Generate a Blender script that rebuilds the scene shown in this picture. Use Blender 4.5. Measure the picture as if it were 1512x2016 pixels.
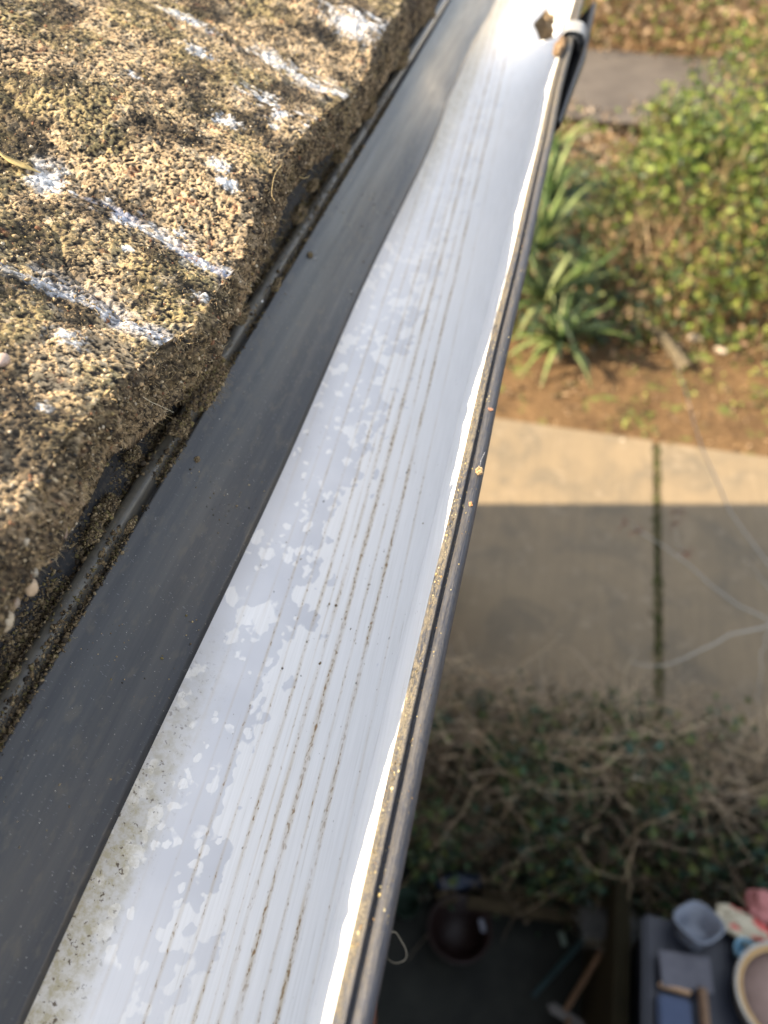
import bpy, math, random
import numpy as np
from mathutils import Vector, Matrix

# ------------------------------------------------------------------ camera, light, exposure
SC = bpy.context.scene
for o in list(bpy.data.objects):
    bpy.data.objects.remove(o)
COL = SC.collection
CZ = 3.5                                   # camera height above the yard
F = 1560.0                                 # focal length in photo pixels (1512 x 2016)
PITCH = math.atan(1652 / F)
YAW = math.atan(521 / math.hypot(F, 1652))
HD = Vector((-math.sin(YAW), math.cos(YAW), 0))
RT = Vector((math.cos(YAW), math.sin(YAW), 0))
UP = Vector((HD.x * math.sin(PITCH), HD.y * math.sin(PITCH), math.cos(PITCH)))
FW = Vector((HD.x * math.cos(PITCH), HD.y * math.cos(PITCH), -math.sin(PITCH)))

cam_d = bpy.data.cameras.new('camera')
cam = bpy.data.objects.new('camera', cam_d); COL.objects.link(cam)
cam.matrix_world = Matrix(((RT.x, UP.x, -FW.x, 0), (RT.y, UP.y, -FW.y, 0), (RT.z, UP.z, -FW.z, CZ), (0, 0, 0, 1)))
cam_d.lens = 4.25
cam_d.sensor_fit = 'VERTICAL'
cam_d.sensor_height = 4.25 * 2016 / F
cam_d.clip_start = 0.01
cam_d.clip_end = 500
cam_d.dof.use_dof = True
cam_d.dof.focus_distance = 0.245
cam_d.dof.aperture_fstop = 1.6
SC.camera = cam

SUN_EL = 35.3
sun_d = bpy.data.lights.new('sun', 'SUN')
sun_d.energy = 4.1
sun_d.angle = math.radians(0.5)
sun_d.color = (1.0, 0.84, 0.62)
sun = bpy.data.objects.new('sun', sun_d); COL.objects.link(sun)
e = math.radians(SUN_EL)
sdir = Vector((RT.x * math.cos(e), RT.y * math.cos(e), -math.sin(e)))
sun.rotation_euler = sdir.to_track_quat('-Z', 'Y').to_euler()
sun.location = (-5, -1, 8)

W = bpy.data.worlds.new('World'); SC.world = W; W.use_nodes = True
wn = W.node_tree; wn.nodes.clear()
sky = wn.nodes.new('ShaderNodeTexSky'); sky.sky_type = 'NISHITA'; sky.sun_disc = False
sky.sun_elevation = e
sky.sun_rotation = math.radians(math.degrees(math.atan2(-RT.x, -RT.y)) % 360)
sky.air_density = 1.0; sky.dust_density = 0.6; sky.ozone_density = 0.6
bg = wn.nodes.new('ShaderNodeBackground'); bg.inputs["Strength"].default_value = 0.088
wo = wn.nodes.new('ShaderNodeOutputWorld')
veil = wn.nodes.new('ShaderNodeMix'); veil.data_type = 'RGBA'; veil.inputs[0].default_value = 0.62      # thin even cloud veil
veil.inputs[7].default_value = (4.3, 4.45, 4.75, 1)
wn.links.new(sky.outputs[0], veil.inputs[6]); wn.links.new(veil.outputs[2], bg.inputs[0]); wn.links.new(bg.outputs[0], wo.inputs[0])
SC.view_settings.view_transform = 'Standard'
SC.view_settings.look = 'None'
SC.view_settings.gamma = 1
SC.view_settings.use_curve_mapping = False
SC.view_settings.exposure = 2.2
SC.cycles.use_denoising = True
SC.cycles.max_bounces = 6
SC.cycles.use_adaptive_sampling = True
SC.cycles.adaptive_threshold = 0.015

rnd = random.Random(7)
RNG = np.random.default_rng(11)

# ------------------------------------------------------------------ helpers
def at(px, py, z):
    """Point of the place at world height z on the sight line of photo pixel (px, py)."""
    d = FW + RT * ((px - 756) / F) + UP * (-(py - 1008) / F)
    k = (CZ - z) / -d.z
    return Vector((d.x * k, d.y * k, z))

def tag(o, label=None, cat=None, group=None, kind=None):
    if label: o['label'] = label
    if cat: o['category'] = cat
    if group: o['group'] = group
    if kind: o['kind'] = kind
    return o

def empty(name, loc=(0, 0, 0)):
    o = bpy.data.objects.new(name, None); COL.objects.link(o); o.location = loc
    o.empty_display_size = 0.02
    return o

def link(name, me, mat=None, parent=None, smooth=True):
    if mat is not None and not me.materials:
        me.materials.append(mat)
    o = bpy.data.objects.new(name, me); COL.objects.link(o)
    if parent is not None:
        o.parent = parent
        o.matrix_parent_inverse = Matrix.Translation(-Vector(parent.location))
    if smooth and len(me.polygons):
        me.polygons.foreach_set('use_smooth', [True] * len(me.polygons))
    return o

def np_mesh(name, V, Fq, col=None, Ft=None):
    """mesh from numpy vertices, quads and triangles, with an optional colour per vertex"""
    me = bpy.data.meshes.new(name)
    V = np.asarray(V, dtype=np.float32)
    Fq = np.zeros((0, 4), int) if Fq is None else np.asarray(Fq)
    Ft = np.zeros((0, 3), int) if Ft is None else np.asarray(Ft)
    me.vertices.add(len(V)); me.vertices.foreach_set('co', V.ravel())
    nl = Fq.size + Ft.size; npoly = len(Fq) + len(Ft)
    me.loops.add(nl)
    me.loops.foreach_set('vertex_index', np.concatenate([Fq.ravel(), Ft.ravel()]).astype(np.int32))
    me.polygons.add(npoly)
    st = np.concatenate([np.arange(len(Fq)) * 4, len(Fq) * 4 + np.arange(len(Ft)) * 3]).astype(np.int32)
    me.polygons.foreach_set('loop_start', st)
    me.update(calc_edges=True)
    if col is not None:
        a = me.color_attributes.new('Col', 'FLOAT_COLOR', 'POINT')
        c = np.ones((len(V), 4), np.float32); c[:, :3] = col
        a.data.foreach_set('color', c.ravel())
    me.validate()
    return me

def grid_faces(n, m, closed_n=False):
    i = np.arange(n if closed_n else n - 1)[:, None]; j = np.arange(m - 1)[None, :]
    i2 = (i + 1) % n
    a = i * m + j; b = i2 * m + j
    return np.stack([a, b, b + 1, a + 1], -1).reshape(-1, 4)

def _hash(ix, iy, iz, s):
    h = (ix.astype(np.int64) * 374761393 + iy.astype(np.int64) * 668265263 + iz.astype(np.int64) * 2147483647 + s * 974634777) & 0xffffffff
    h = ((h ^ (h >> 13)) * 1274126177) & 0xffffffff
    h = ((h ^ (h >> 16)) * 2246822519) & 0xffffffff
    return ((h ^ (h >> 15)) & 0xffffff) / float(0xffffff)

def vnoise(P, sc, seed=0):
    """value noise in 0..1; sc is cells per metre (number or triple)"""
    Q = P * np.asarray(sc) + 1000.37
    I = np.floor(Q).astype(np.int64); f = Q - I; f = f * f * (3 - 2 * f)
    r = 0
    for dx in (0, 1):
        wx = f[:, 0] if dx else 1 - f[:, 0]
        for dy in (0, 1):
            wy = f[:, 1] if dy else 1 - f[:, 1]
            for dz in (0, 1):
                wz = f[:, 2] if dz else 1 - f[:, 2]
                r = r + wx * wy * wz * _hash(I[:, 0] + dx, I[:, 1] + dy, I[:, 2] + dz, seed)
    return r

def fbm(P, sc, octv=3, seed=0):
    sc = np.asarray(sc, float); r = 0; a = 1; t = 0
    for k in range(octv):
        r = r + a * vnoise(P, sc * 2.03 ** k, seed + 17 * k); t += a; a *= .5
    return r / t

def sst(x, a, b):
    t = np.clip((x - a) / (b - a), 0, 1); return t * t * (3 - 2 * t)

class NT:
    """small wrapper that builds a procedural material"""
    def __init__(s, name, rough=.6, spec=.5, metallic=0.0):
        s.m = bpy.data.materials.new(name); s.m.use_nodes = True
        s.t = s.m.node_tree; s.b = s.t.nodes['Principled BSDF']
        s.b.inputs['Roughness'].default_value = rough
        s.b.inputs['Specular IOR Level'].default_value = spec
        s.b.inputs['Metallic'].default_value = metallic
    def n(s, typ, **k):
        nd = s.t.nodes.new(typ)
        for a, v in k.items(): setattr(nd, a, v)
        return nd
    def l(s, a, b): s.t.links.new(a, b)
    def co(s, kind='Object'): return s.n('ShaderNodeTexCoord').outputs[kind]
    def vmath(s, op, a, v):
        nd = s.n('ShaderNodeVectorMath', operation=op); s.l(a, nd.inputs[0]); nd.inputs[1].default_value = v; return nd.outputs[0]
    def math(s, op, a, b=None, clamp=False):
        nd = s.n('ShaderNodeMath', operation=op); nd.use_clamp = clamp
        for i, x in enumerate((a, b)):
            if x is None: continue
            if isinstance(x, (int, float)): nd.inputs[i].default_value = x
            else: s.l(x, nd.inputs[i])
        return nd.outputs[0]
    def noise(s, vec, scale, detail=3, rough=.55, dist=0):
        nd = s.n('ShaderNodeTexNoise'); s.l(vec, nd.inputs['Vector'])
        nd.inputs['Scale'].default_value = scale; nd.inputs['Detail'].default_value = detail
        nd.inputs['Roughness'].default_value = rough; nd.inputs['Distortion'].default_value = dist
        return nd.outputs['Fac']
    def voro(s, vec, scale, feat='F1', rand=1.0, out='Distance'):
        nd = s.n('ShaderNodeTexVoronoi', feature=feat); s.l(vec, nd.inputs['Vector'])
        nd.inputs['Scale'].default_value = scale; nd.inputs['Randomness'].default_value = rand
        return nd.outputs[out]
    def ramp(s, fac, stops, interp='LINEAR'):
        nd = s.n('ShaderNodeValToRGB'); cr = nd.color_ramp; cr.interpolation = interp
        while len(cr.elements) > 1: cr.elements.remove(cr.elements[-1])
        for i, (p, c) in enumerate(stops):
            el = cr.elements[0] if i == 0 else cr.elements.new(p)
            el.position = p
            el.color = (c, c, c, 1) if isinstance(c, (int, float)) else (*c, 1)
        s.l(fac, nd.inputs[0]); return nd.outputs[0]
    def map(s, v, a, b, c=0.0, d=1.0):
        nd = s.n('ShaderNodeMapRange'); s.l(v, nd.inputs[0])
        for i, x in enumerate((a, b, c, d)): nd.inputs[i + 1].default_value = x
        return nd.outputs[0]
    def mix(s, fac, a, b, blend='MIX'):
        nd = s.n('ShaderNodeMix', data_type='RGBA', blend_type=blend)
        if isinstance(fac, (int, float)): nd.inputs[0].default_value = fac
        else: s.l(fac, nd.inputs[0])
        for i, x in ((6, a), (7, b)):
            if isinstance(x, tuple): nd.inputs[i].default_value = (*x, 1)
            else: s.l(x, nd.inputs[i])
        return nd.outputs[2]
    def color(s, c):
        if isinstance(c, tuple): s.b.inputs['Base Color'].default_value = (*c, 1)
        else: s.l(c, s.b.inputs['Base Color'])
    def bump(s, h, strength=.3, dist=.001):
        nd = s.n('ShaderNodeBump'); nd.inputs['Strength'].default_value = strength; nd.inputs['Distance'].default_value = dist
        s.l(h, nd.inputs['Height']); s.l(nd.outputs[0], s.b.inputs['Normal'])

def simple(name, c1, c2, scale=30, rough=.7, spec=.3, bump=.3, bd=.002, detail=4, metallic=0):
    t = NT(name, rough, spec, metallic); n = t.noise(t.co(), scale, detail)
    t.color(t.mix(t.map(n, .3, .7), c1, c2)); t.bump(n, bump, bd)
    return t.m

def attr_mat(name, rough=.8, spec=.25, fine=900, amt=.35, bump=.4, bd=.0004, trans=0):
    t = NT(name, rough, spec)
    a = t.n('ShaderNodeVertexColor'); a.layer_name = 'Col'
    n = t.noise(t.co(), fine, 3)
    v = t.map(n, .25, .75, 1 - amt, 1 + amt)
    mx = t.n('ShaderNodeVectorMath', operation='SCALE'); t.l(a.outputs[0], mx.inputs[0]); t.l(v, mx.inputs['Scale'])
    t.color(mx.outputs[0])
    if bump: t.bump(n, bump, bd)
    if trans:
        tr = t.n('ShaderNodeBsdfTranslucent'); t.l(mx.outputs[0], tr.inputs[0])
        ms = t.n('ShaderNodeMixShader'); ms.inputs[0].default_value = trans
        t.l(t.b.outputs[0], ms.inputs[1]); t.l(tr.outputs[0], ms.inputs[2])
        t.l(ms.outputs[0], t.t.nodes['Material Output'].inputs[0])
    return t.m

# swept profile along Y --------------------------------------------------------
def resample(pts, step):
    pts = np.array(pts, float); out = [pts[0]]
    for a, b in zip(pts[:-1], pts[1:]):
        n = max(1, int(math.ceil(np.linalg.norm(b - a) / step)))
        for k in range(1, n + 1): out.append(a + (b - a) * k / n)
    return np.array(out)

def chaikin(pts, it=2, closed=False):
    p = np.array(pts, float)
    for _ in range(it):
        if closed:
            q = np.roll(p, -1, 0); p = np.stack([p * .75 + q * .25, p * .25 + q * .75], 1).reshape(-1, 2)
        else:
            a, b = p[:-1], p[1:]
            m = np.stack([a * .75 + b * .25, a * .25 + b * .75], 1).reshape(-1, 2)
            p = np.vstack([p[:1], m[1:-1], p[-1:]])
    return p

def sweep(prof, ys, wob=0.0, wobf=None):
    """closed profile (X, Z rel. camera) swept along ys; ends capped"""
    n, m = len(prof), len(ys)
    V = np.zeros((n, m, 3)); V[:, :, 0] = prof[:, 0][:, None]; V[:, :, 1] = ys[None, :]; V[:, :, 2] = prof[:, 1][:, None] + CZ
    if wobf is not None: wobf(V)
    Fq = grid_faces(n, m, True)[:, ::-1]
    return V.reshape(-1, 3), Fq

def ico():
    t = (1 + 5 ** .5) / 2
    v = np.array([(-1, t, 0), (1, t, 0), (-1, -t, 0), (1, -t, 0), (0, -1, t), (0, 1, t), (0, -1, -t), (0, 1, -t), (t, 0, -1), (t, 0, 1), (-t, 0, -1), (-t, 0, 1)], float)
    v /= np.linalg.norm(v[0])
    f = np.array([(0, 11, 5), (0, 5, 1), (0, 1, 7), (0, 7, 10), (0, 10, 11), (1, 5, 9), (5, 11, 4), (11, 10, 2), (10, 7, 6), (7, 1, 8), (3, 9, 4), (3, 4, 2), (3, 2, 6), (3, 6, 8), (3, 8, 9), (4, 9, 5), (2, 4, 11), (6, 2, 10), (8, 6, 7), (9, 8, 1)])
    return v, f
ICO = ico()

def ico_sub(k):
    v, f = [list(x) for x in ICO[0]], [tuple(x) for x in ICO[1]]
    for _ in range(k):
        cache = {}; nf = []
        def mid(a, b):
            key = (min(a, b), max(a, b))
            if key not in cache:
                m = np.array(v[a]) + np.array(v[b]); m /= np.linalg.norm(m); v.append(list(m)); cache[key] = len(v) - 1
            return cache[key]
        for a, b, c in f:
            ab, bc, ca = mid(a, b), mid(b, c), mid(c, a)
            nf += [(a, ab, ca), (b, bc, ab), (c, ca, bc), (ab, bc, ca)]
        f = nf
    return np.array(v), np.array(f)

def rot_mats(n, rng=RNG):
    q = rng.normal(size=(n, 4)); q /= np.linalg.norm(q, axis=1)[:, None]
    w, x, y, z = q.T
    return np.stack([np.stack([1 - 2 * (y * y + z * z), 2 * (x * y - z * w), 2 * (x * z + y * w)], -1),
                     np.stack([2 * (x * y + z * w), 1 - 2 * (x * x + z * z), 2 * (y * z - x * w)], -1),
                     np.stack([2 * (x * z - y * w), 2 * (y * z + x * w), 1 - 2 * (x * x + y * y)], -1)], 1)

def crumbs(P, S, C, stretch=None, jit=.35):
    """P centres, S sizes, C colours: many little irregular lumps in one mesh"""
    n = len(P); v, f = ICO
    R = rot_mats(n)
    L = v[None] * (1 + RNG.uniform(-jit, jit, (n, 12, 1)))
    L = L * RNG.uniform(.55, 1.2, (n, 1, 3))
    L = np.einsum('nij,nkj->nki', R, L) * np.asarray(S)[:, None, None]
    if stretch is not None: L = L * np.asarray(stretch)[None, None, :]
    V = (L + np.asarray(P)[:, None, :]).reshape(-1, 3)
    T = (f[None] + (np.arange(n) * 12)[:, None, None]).reshape(-1, 3)
    Cc = np.repeat(np.asarray(C), 12, axis=0)
    return V, T, Cc

def pal(n, cols, var=.15):
    cols = np.array(cols); c = cols[RNG.integers(0, len(cols), n)]
    return np.clip(c * RNG.uniform(1 - var, 1 + var, (n, 1)), 0, 1)

def strand_mesh(paths, radii, cols, sides=3):
    """tapered round strands: list of (k,3) paths"""
    VV, FF, CC = [], [], []; off = 0
    for p, r, c in zip(paths, radii, cols):
        p = np.asarray(p, float); k = len(p)
        t = np.gradient(p, axis=0); t /= np.linalg.norm(t, axis=1)[:, None] + 1e-12
        ref = np.array([0, 0, 1.0]) if abs(t[0][2]) < .8 else np.array([1.0, 0, 0])
        a = np.cross(t, ref); a /= np.linalg.norm(a, axis=1)[:, None] + 1e-12
        b = np.cross(t, a)
        rr = np.asarray(r) if np.ndim(r) else np.linspace(r, r * .35, k)
        an = np.arange(sides) * 2 * math.pi / sides
        ring = p[None] + (np.cos(an)[:, None, None] * a[None] + np.sin(an)[:, None, None] * b[None]) * rr[None, :, None]
        VV.append(ring.reshape(-1, 3)); FF.append(grid_faces(sides, k, True) + off); CC.append(np.tile(np.asarray(c, float), (sides * k, 1))); off += sides * k
    return np.vstack(VV), np.vstack(FF), np.vstack(CC)

def wander(p0, d0, length, n, bend=.3, grav=0.0, rng=RNG):
    p = np.array(p0, float); d = np.array(d0, float); d /= np.linalg.norm(d); out = [p.copy()]
    for _ in range(n - 1):
        d = d + rng.normal(size=3) * bend; d[2] -= grav; d /= np.linalg.norm(d)
        p = p + d * length / (n - 1); out.append(p.copy())
    return np.array(out)

def box(name, c, s, mat, parent=None, rotz=0, bev=.004, rot=None):
    import bmesh
    bm = bmesh.new(); bmesh.ops.create_cube(bm, size=1)
    bmesh.ops.scale(bm, vec=s, verts=bm.verts)
    if bev: bmesh.ops.bevel(bm, geom=bm.edges[:], offset=bev, segments=2, affect='EDGES')
    M = Matrix.Translation(c) @ ((rot.to_matrix().to_4x4() if rot is not None else Matrix.Rotation(rotz, 4, 'Z')))
    bmesh.ops.transform(bm, matrix=M, verts=bm.verts)
    me = bpy.data.meshes.new(name); bm.to_mesh(me); bm.free()
    return link(name, me, mat, parent, smooth=False)

def tube_obj(name, path, r, mat, parent=None, sides=12, cap=True):
    V, Fq, C = strand_mesh([path], [np.full(len(path), r) if not np.ndim(r) else r], [(1, 1, 1)], sides)
    k = len(path); Ft = []
    V = list(map(tuple, V)); V += [tuple(path[0]), tuple(path[-1])]; a, b = len(V) - 2, len(V) - 1
    for s in range(sides):
        s2 = (s + 1) % sides
        Ft.append((a, s * k, s2 * k)); Ft.append((b, s2 * k + k - 1, s * k + k - 1))
    return link(name, np_mesh(name, V, Fq, None, Ft), mat, parent)

def lathe(name, prof, c, mat, parent=None, n=40, squash=None, rot=None):
    """closed ring profile [(r, z)...] turned round the vertical axis"""
    pr = np.array(prof, float); an = np.linspace(0, 2 * math.pi, n, endpoint=False)
    V = np.zeros((n, len(pr), 3)); V[:, :, 0] = np.cos(an)[:, None] * pr[:, 0]; V[:, :, 1] = np.sin(an)[:, None] * pr[:, 0]; V[:, :, 2] = pr[:, 1]
    V = V.reshape(-1, 3)
    if squash is not None: V = squash(V)
    if rot is not None: V = V @ np.array(rot.to_matrix()).T
    V = V + np.array(c)
    return link(name, np_mesh(name, V, grid_faces(n, len(pr), True)), mat, parent)

# ------------------------------------------------------------------ materials
# white gutter lining: brushed stains running along it, blotchy bloom, brown grime by the tray edge
t = NT('white_pvc', .5, .2)
oc = t.co()
sp = t.n('ShaderNodeSeparateXYZ'); t.l(oc, sp.inputs[0]); X, Y = sp.outputs[0], sp.outputs[1]
xs = t.math('ADD', X, t.math('MULTIPLY', t.math('SUBTRACT', Y, .15), .045))
cb = t.n('ShaderNodeCombineXYZ'); t.l(xs, cb.inputs[0]); t.l(t.math('MULTIPLY', Y, .02), cb.inputs[1])
cb2 = t.n('ShaderNodeCombineXYZ'); t.l(xs, cb2.inputs[0]); t.l(t.math('MULTIPLY', Y, .35), cb2.inputs[1])
cb3 = t.n('ShaderNodeCombineXYZ'); t.l(xs, cb3.inputs[0]); t.l(t.math('MULTIPLY', Y, .07), cb3.inputs[1])
streak = t.noise(cb.outputs[0], 1500, 2, .6)
streak2 = t.noise(cb3.outputs[0], 420, 3, .6)
base = t.mix(t.map(streak, .35, .7), (.93, .905, .87), (.85, .825, .785))
# bloom blotches
wv = t.n('ShaderNodeVectorMath', operation='ADD'); t.l(oc, wv.inputs[0])
nz = t.n('ShaderNodeTexNoise'); t.l(oc, nz.inputs['Vector']); nz.inputs['Scale'].default_value = 260; nz.inputs['Detail'].default_value = 2
sc = t.n('ShaderNodeVectorMath', operation='SCALE'); t.l(nz.outputs['Color'], sc.inputs[0]); sc.inputs['Scale'].default_value = .0035
t.l(sc.outputs[0], wv.inputs[1])
wvs = t.vmath('MULTIPLY', wv.outputs[0], (1.0, .75, 1.0))
big = t.noise(wvs, 70, 1.5, .5)
med = t.noise(wvs, 210, 1, .45)
v1 = t.voro(wvs, 190)
band = t.ramp(t.map(X, -.11, -.01), [(0, .9), (.26, 1), (.37, .8), (.48, .5), (.60, .05)])
field = t.math('ADD', t.math('ADD', t.math('MULTIPLY', big, .75), t.math('MULTIPLY', med, .45)), t.math('MULTIPLY', band, .42))
grey = t.map(field, .90, .925)
dots = t.map(v1, .30, .26)
sz = t.map(t.noise(wvs, 120, 0), .46, .52)
grey = t.math('MULTIPLY', grey, t.math('SUBTRACT', 1.0, t.math('MULTIPLY', dots, sz)))
ygrey = t.math('MULTIPLY', t.map(Y, .26, .50, 1.0, .4), t.map(Y, .02, .07, .45, 1.0))
grey = t.math('MULTIPLY', grey, ygrey)
soft = t.map(t.noise(oc, 35, 3), .35, .7)
greyc = t.mix(soft, (.66, .655, .665), (.74, .73, .73))
base = t.mix(grey, base, greyc)
# stain lines
lines = [(-.0900, .25, .0006), (-.0830, .3, .0005), (-.0770, .75, .0006), (-.0700, .55, .0006), (-.0640, .8, .0008), (-.0600, .5, .0004), (-.0570, .75, .0009), (-.0520, 1, .0012), (-.0462, .7, .0006), (-.0410, 1, .0010), (-.0330, .5, .0005)]
wobx = t.math('ADD', xs, t.math('MULTIPLY', t.math('SUBTRACT', t.noise(cb3.outputs[0], 90, 1), .5), .0016))
lmr = []
for part in (lines[0::2], lines[1::2]):
    stops = [(0, 0.0)]
    for x, a, w in part:
        p = (x + .1) / .08
        stops += [(p - w / .08 * 1.3, 0.0), (p, a), (p + w / .08 * 1.3, 0.0)]
    lmr.append(t.ramp(t.map(wobx, -.1, -.02), sorted(stops)))
lm = t.math('MAXIMUM', lmr[0], lmr[1])
speck = t.noise(cb2.outputs[0], 1300, 2.5, .62)
patch = t.noise(cb3.outputs[0], 520, 2)
s1 = t.map(t.math('ADD', speck, t.math('MULTIPLY', lm, .24)), .69, .77)
s1 = t.math('MULTIPLY', s1, t.map(lm, .02, .3))
faint = t.math('MULTIPLY', lm, t.map(patch, .30, .65, .10, .75))
thin = t.math('MULTIPLY', t.map(streak, .66, .76), t.map(streak2, .42, .65, 0, .5))
base = t.mix(thin, base, (.46, .38, .25))
base = t.mix(faint, base, (.50, .37, .19))
base = t.mix(t.math('MULTIPLY', t.math('MULTIPLY', s1, .9), t.map(patch, .38, .58, .25, 1)), base, (.26, .145, .045))
# free specks
fs = t.math('MULTIPLY', t.map(t.voro(t.vmath('MULTIPLY', oc, (1, .55, 1)), 420), .085, .05), t.map(t.noise(oc, 55, 2), .50, .62))
base = t.mix(t.math('MULTIPLY', fs, .8), base, (.17, .13, .09))
# grime where water stood along the edge of the tray, near end of the gutter and far end
gx = t.map(t.math('ADD', X, t.math('MULTIPLY', t.noise(cb3.outputs[0], 160, 3), .010)), -.079, -.0875)
gy = t.math('MAXIMUM', t.map(Y, .155, .07), t.math('MULTIPLY', t.map(Y, .42, .60), .7))
gn = t.map(t.noise(oc, 330, 5, .7), .42, .62)
gr = t.math('MULTIPLY', t.math('MULTIPLY', gx, gy), t.math('ADD', t.math('MULTIPLY', gn, .55), .45), clamp=True)
base = t.mix(t.math('MULTIPLY', gr, .85), base, (.40, .34, .19))
gd = t.math('MULTIPLY', t.math('MULTIPLY', gx, gy), t.map(t.noise(oc, 620, 3, .6), .60, .66))
base = t.mix(t.math('MULTIPLY', gd, .9), base, (.09, .06, .035))
t.color(base)
t.l(t.map(grey, 0, 1, .48, .6), t.b.inputs['Roughness'])
t.bump(streak, .04, .0002)
M_WHITE = t.m

# black pvc of the outer shell, with grit caught on the bead
t = NT('black_pvc', .5, .4); oc = t.co()
st = t.vmath('MULTIPLY', oc, (1, .04, 1)); st2 = t.vmath('MULTIPLY', oc, (1, .30, 1))
sp = t.n('ShaderNodeSeparateXYZ'); t.l(oc, sp.inputs[0])
n1 = t.noise(st, 1600, 3); n2 = t.noise(st2, 1400, 4, .7); n3 = t.noise(oc, 2600, 2)
base = t.mix(t.map(n1, .35, .7), (.020, .022, .030), (.045, .048, .060))
inner = t.map(t.math('ADD', sp.outputs[0], t.math('MULTIPLY', t.noise(oc, 300, 2), .002)), -.0145, -.0162)
pt_ = t.noise(t.vmath('MULTIPLY', oc, (1, .3, 1)), 120, 3)
dm = t.math('MULTIPLY', t.map(t.math('ADD', n2, t.math('MULTIPLY', t.math('SUBTRACT', pt_, .5), .45)), .38, .56), t.math('ADD', t.math('MULTIPLY', inner, .75), .22))
farm = t.map(t.math('ADD', sp.outputs[1], t.math('MULTIPLY', t.noise(oc, 30, 2), .1)), .42, .60, 0, .85)
dm = t.math('MAXIMUM', dm, t.math('MULTIPLY', farm, t.map(t.noise(oc, 700, 3), .35, .55)))
base = t.mix(dm, base, t.mix(t.map(n3, .35, .65), (.06, .052, .040), (.19, .16, .11)))
t.color(base); t.l(t.map(dm, 0, 1, .48, .95), t.b.inputs['Roughness']); t.bump(t.math('ADD', t.math('ADD', n2, t.math('MULTIPLY', dm, .6)), t.math('MULTIPLY', t.noise(t.vmath('MULTIPLY', oc, (1, .01, 1)), 2600, 1), 1.2)), .5, .0004)
M_BLACK = t.m

# dark tray sheet
t = NT('tray_plastic', .3, .5); oc = t.co()
st = t.vmath('MULTIPLY', oc, (1, .03, 1)); sp = t.n('ShaderNodeSeparateXYZ'); t.l(oc, sp.inputs[0])
n1 = t.noise(st, 900, 4, .65); n2 = t.noise(st, 160, 2)
base = t.mix(t.map(n1, .35, .75), (.008, .0085, .0105), (.021, .021, .021))
dust = t.math('MULTIPLY', t.map(n2, .38, .66), t.map(sp.outputs[1], .0, .45, .35, 1))
base = t.mix(t.math('MULTIPLY', dust, .8), base, (.070, .064, .054))
mud = t.map(t.noise(t.vmath('MULTIPLY', oc, (1, .4, 1)), 260, 4, .65), .54, .66)
base = t.mix(t.math('MULTIPLY', mud, .55), base, (.055, .045, .03))
scr = t.noise(t.vmath('MULTIPLY', t.vmath('ADD', oc, (.2, 0, 0)), (.35, 1.2, .35)), 1800, 1)
base = t.mix(t.map(scr, .72, .75, 0, .3), base, (.25, .26, .27))
pin = t.map(t.voro(oc, 420), .075, .05, 0, .7)
base = t.mix(pin, base, (.30, .28, .24))
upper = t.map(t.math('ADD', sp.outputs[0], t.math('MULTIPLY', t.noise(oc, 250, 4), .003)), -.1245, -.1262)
base = t.mix(t.math('MULTIPLY', upper, .9), base, t.mix(t.map(t.noise(oc, 700, 3), .5, .7), (.006, .006, .008), (.035, .027, .018)))  # peat stain plus painted dark above the ridge, dulling its bright reflection
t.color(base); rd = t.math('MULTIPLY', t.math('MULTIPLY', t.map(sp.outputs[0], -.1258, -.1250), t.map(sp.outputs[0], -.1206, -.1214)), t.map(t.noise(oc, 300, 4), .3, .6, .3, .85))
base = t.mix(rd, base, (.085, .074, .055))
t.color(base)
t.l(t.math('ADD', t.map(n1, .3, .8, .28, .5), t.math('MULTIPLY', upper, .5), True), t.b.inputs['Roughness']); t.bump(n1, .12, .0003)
M_TRAY = t.m

M_TILE = attr_mat('weathered_concrete', .92, .12, 2600, .5, .8, .0006)
M_GRIT = attr_mat('dirt_grains', .9, .2, 2500, .3, .4, .0003)
M_PEB = None
t = NT('pebble_stone', .55, .35); oc = t.co()
nn = t.noise(oc, 500, 4); t.color(t.mix(t.map(nn, .35, .7), (.62, .47, .32), (.40, .27, .17))); t.bump(nn, .3, .0004); M_PEB = t.m
M_LEAF = attr_mat('leaf_surface', .55, .35, 60, .25, 0, .001, trans=.25)
M_STEM = attr_mat('dry_stems', .8, .2, 200, .3, 0)

# ------------------------------------------------------------------ the ground and paths
t = NT('yard_soil', .95, .15); oc = t.co()
n = t.noise(oc, 2.2, 6, .65); n2 = t.noise(oc, 25, 4)
base = t.mix(t.map(n, .35, .65), (.065, .038, .018), (.125, .075, .034))
base = t.mix(t.map(n2, .5, .7), base, (.165, .10, .048))
base = t.mix(t.map(t.noise(oc, 6, 4), .58, .68), base, (.10, .12, .03))
t.color(base); t.bump(n2, .6, .02); M_SOIL = t.m
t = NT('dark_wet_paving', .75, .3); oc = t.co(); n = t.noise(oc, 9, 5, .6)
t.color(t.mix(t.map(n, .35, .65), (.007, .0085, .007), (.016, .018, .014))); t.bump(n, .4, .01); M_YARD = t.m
t = NT('brushed_concrete', .85, .2); oc = t.co()
n = t.noise(oc, 1.6, 5, .6); n2 = t.noise(t.vmath('MULTIPLY', oc, (1, .05, 1)), 45, 3); n3 = t.noise(oc, 70, 3)
base = t.mix(t.map(n, .3, .7), (.205, .155, .096), (.155, .122, .080))
base = t.mix(t.map(n2, .45, .75, 0, .5), base, (.24, .18, .108))
base = t.mix(t.map(n3, .55, .7, 0, .4), base, (.11, .092, .065))
st_ = t.noise(oc, 3.2, 6, .7, .8)
base = t.mix(t.map(st_, .48, .66, 0, .55), base, (.095, .085, .066))
base = t.mix(t.map(t.noise(oc, 11, 5, .7), .56, .68, 0, .45), base, (.28, .22, .15))
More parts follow.
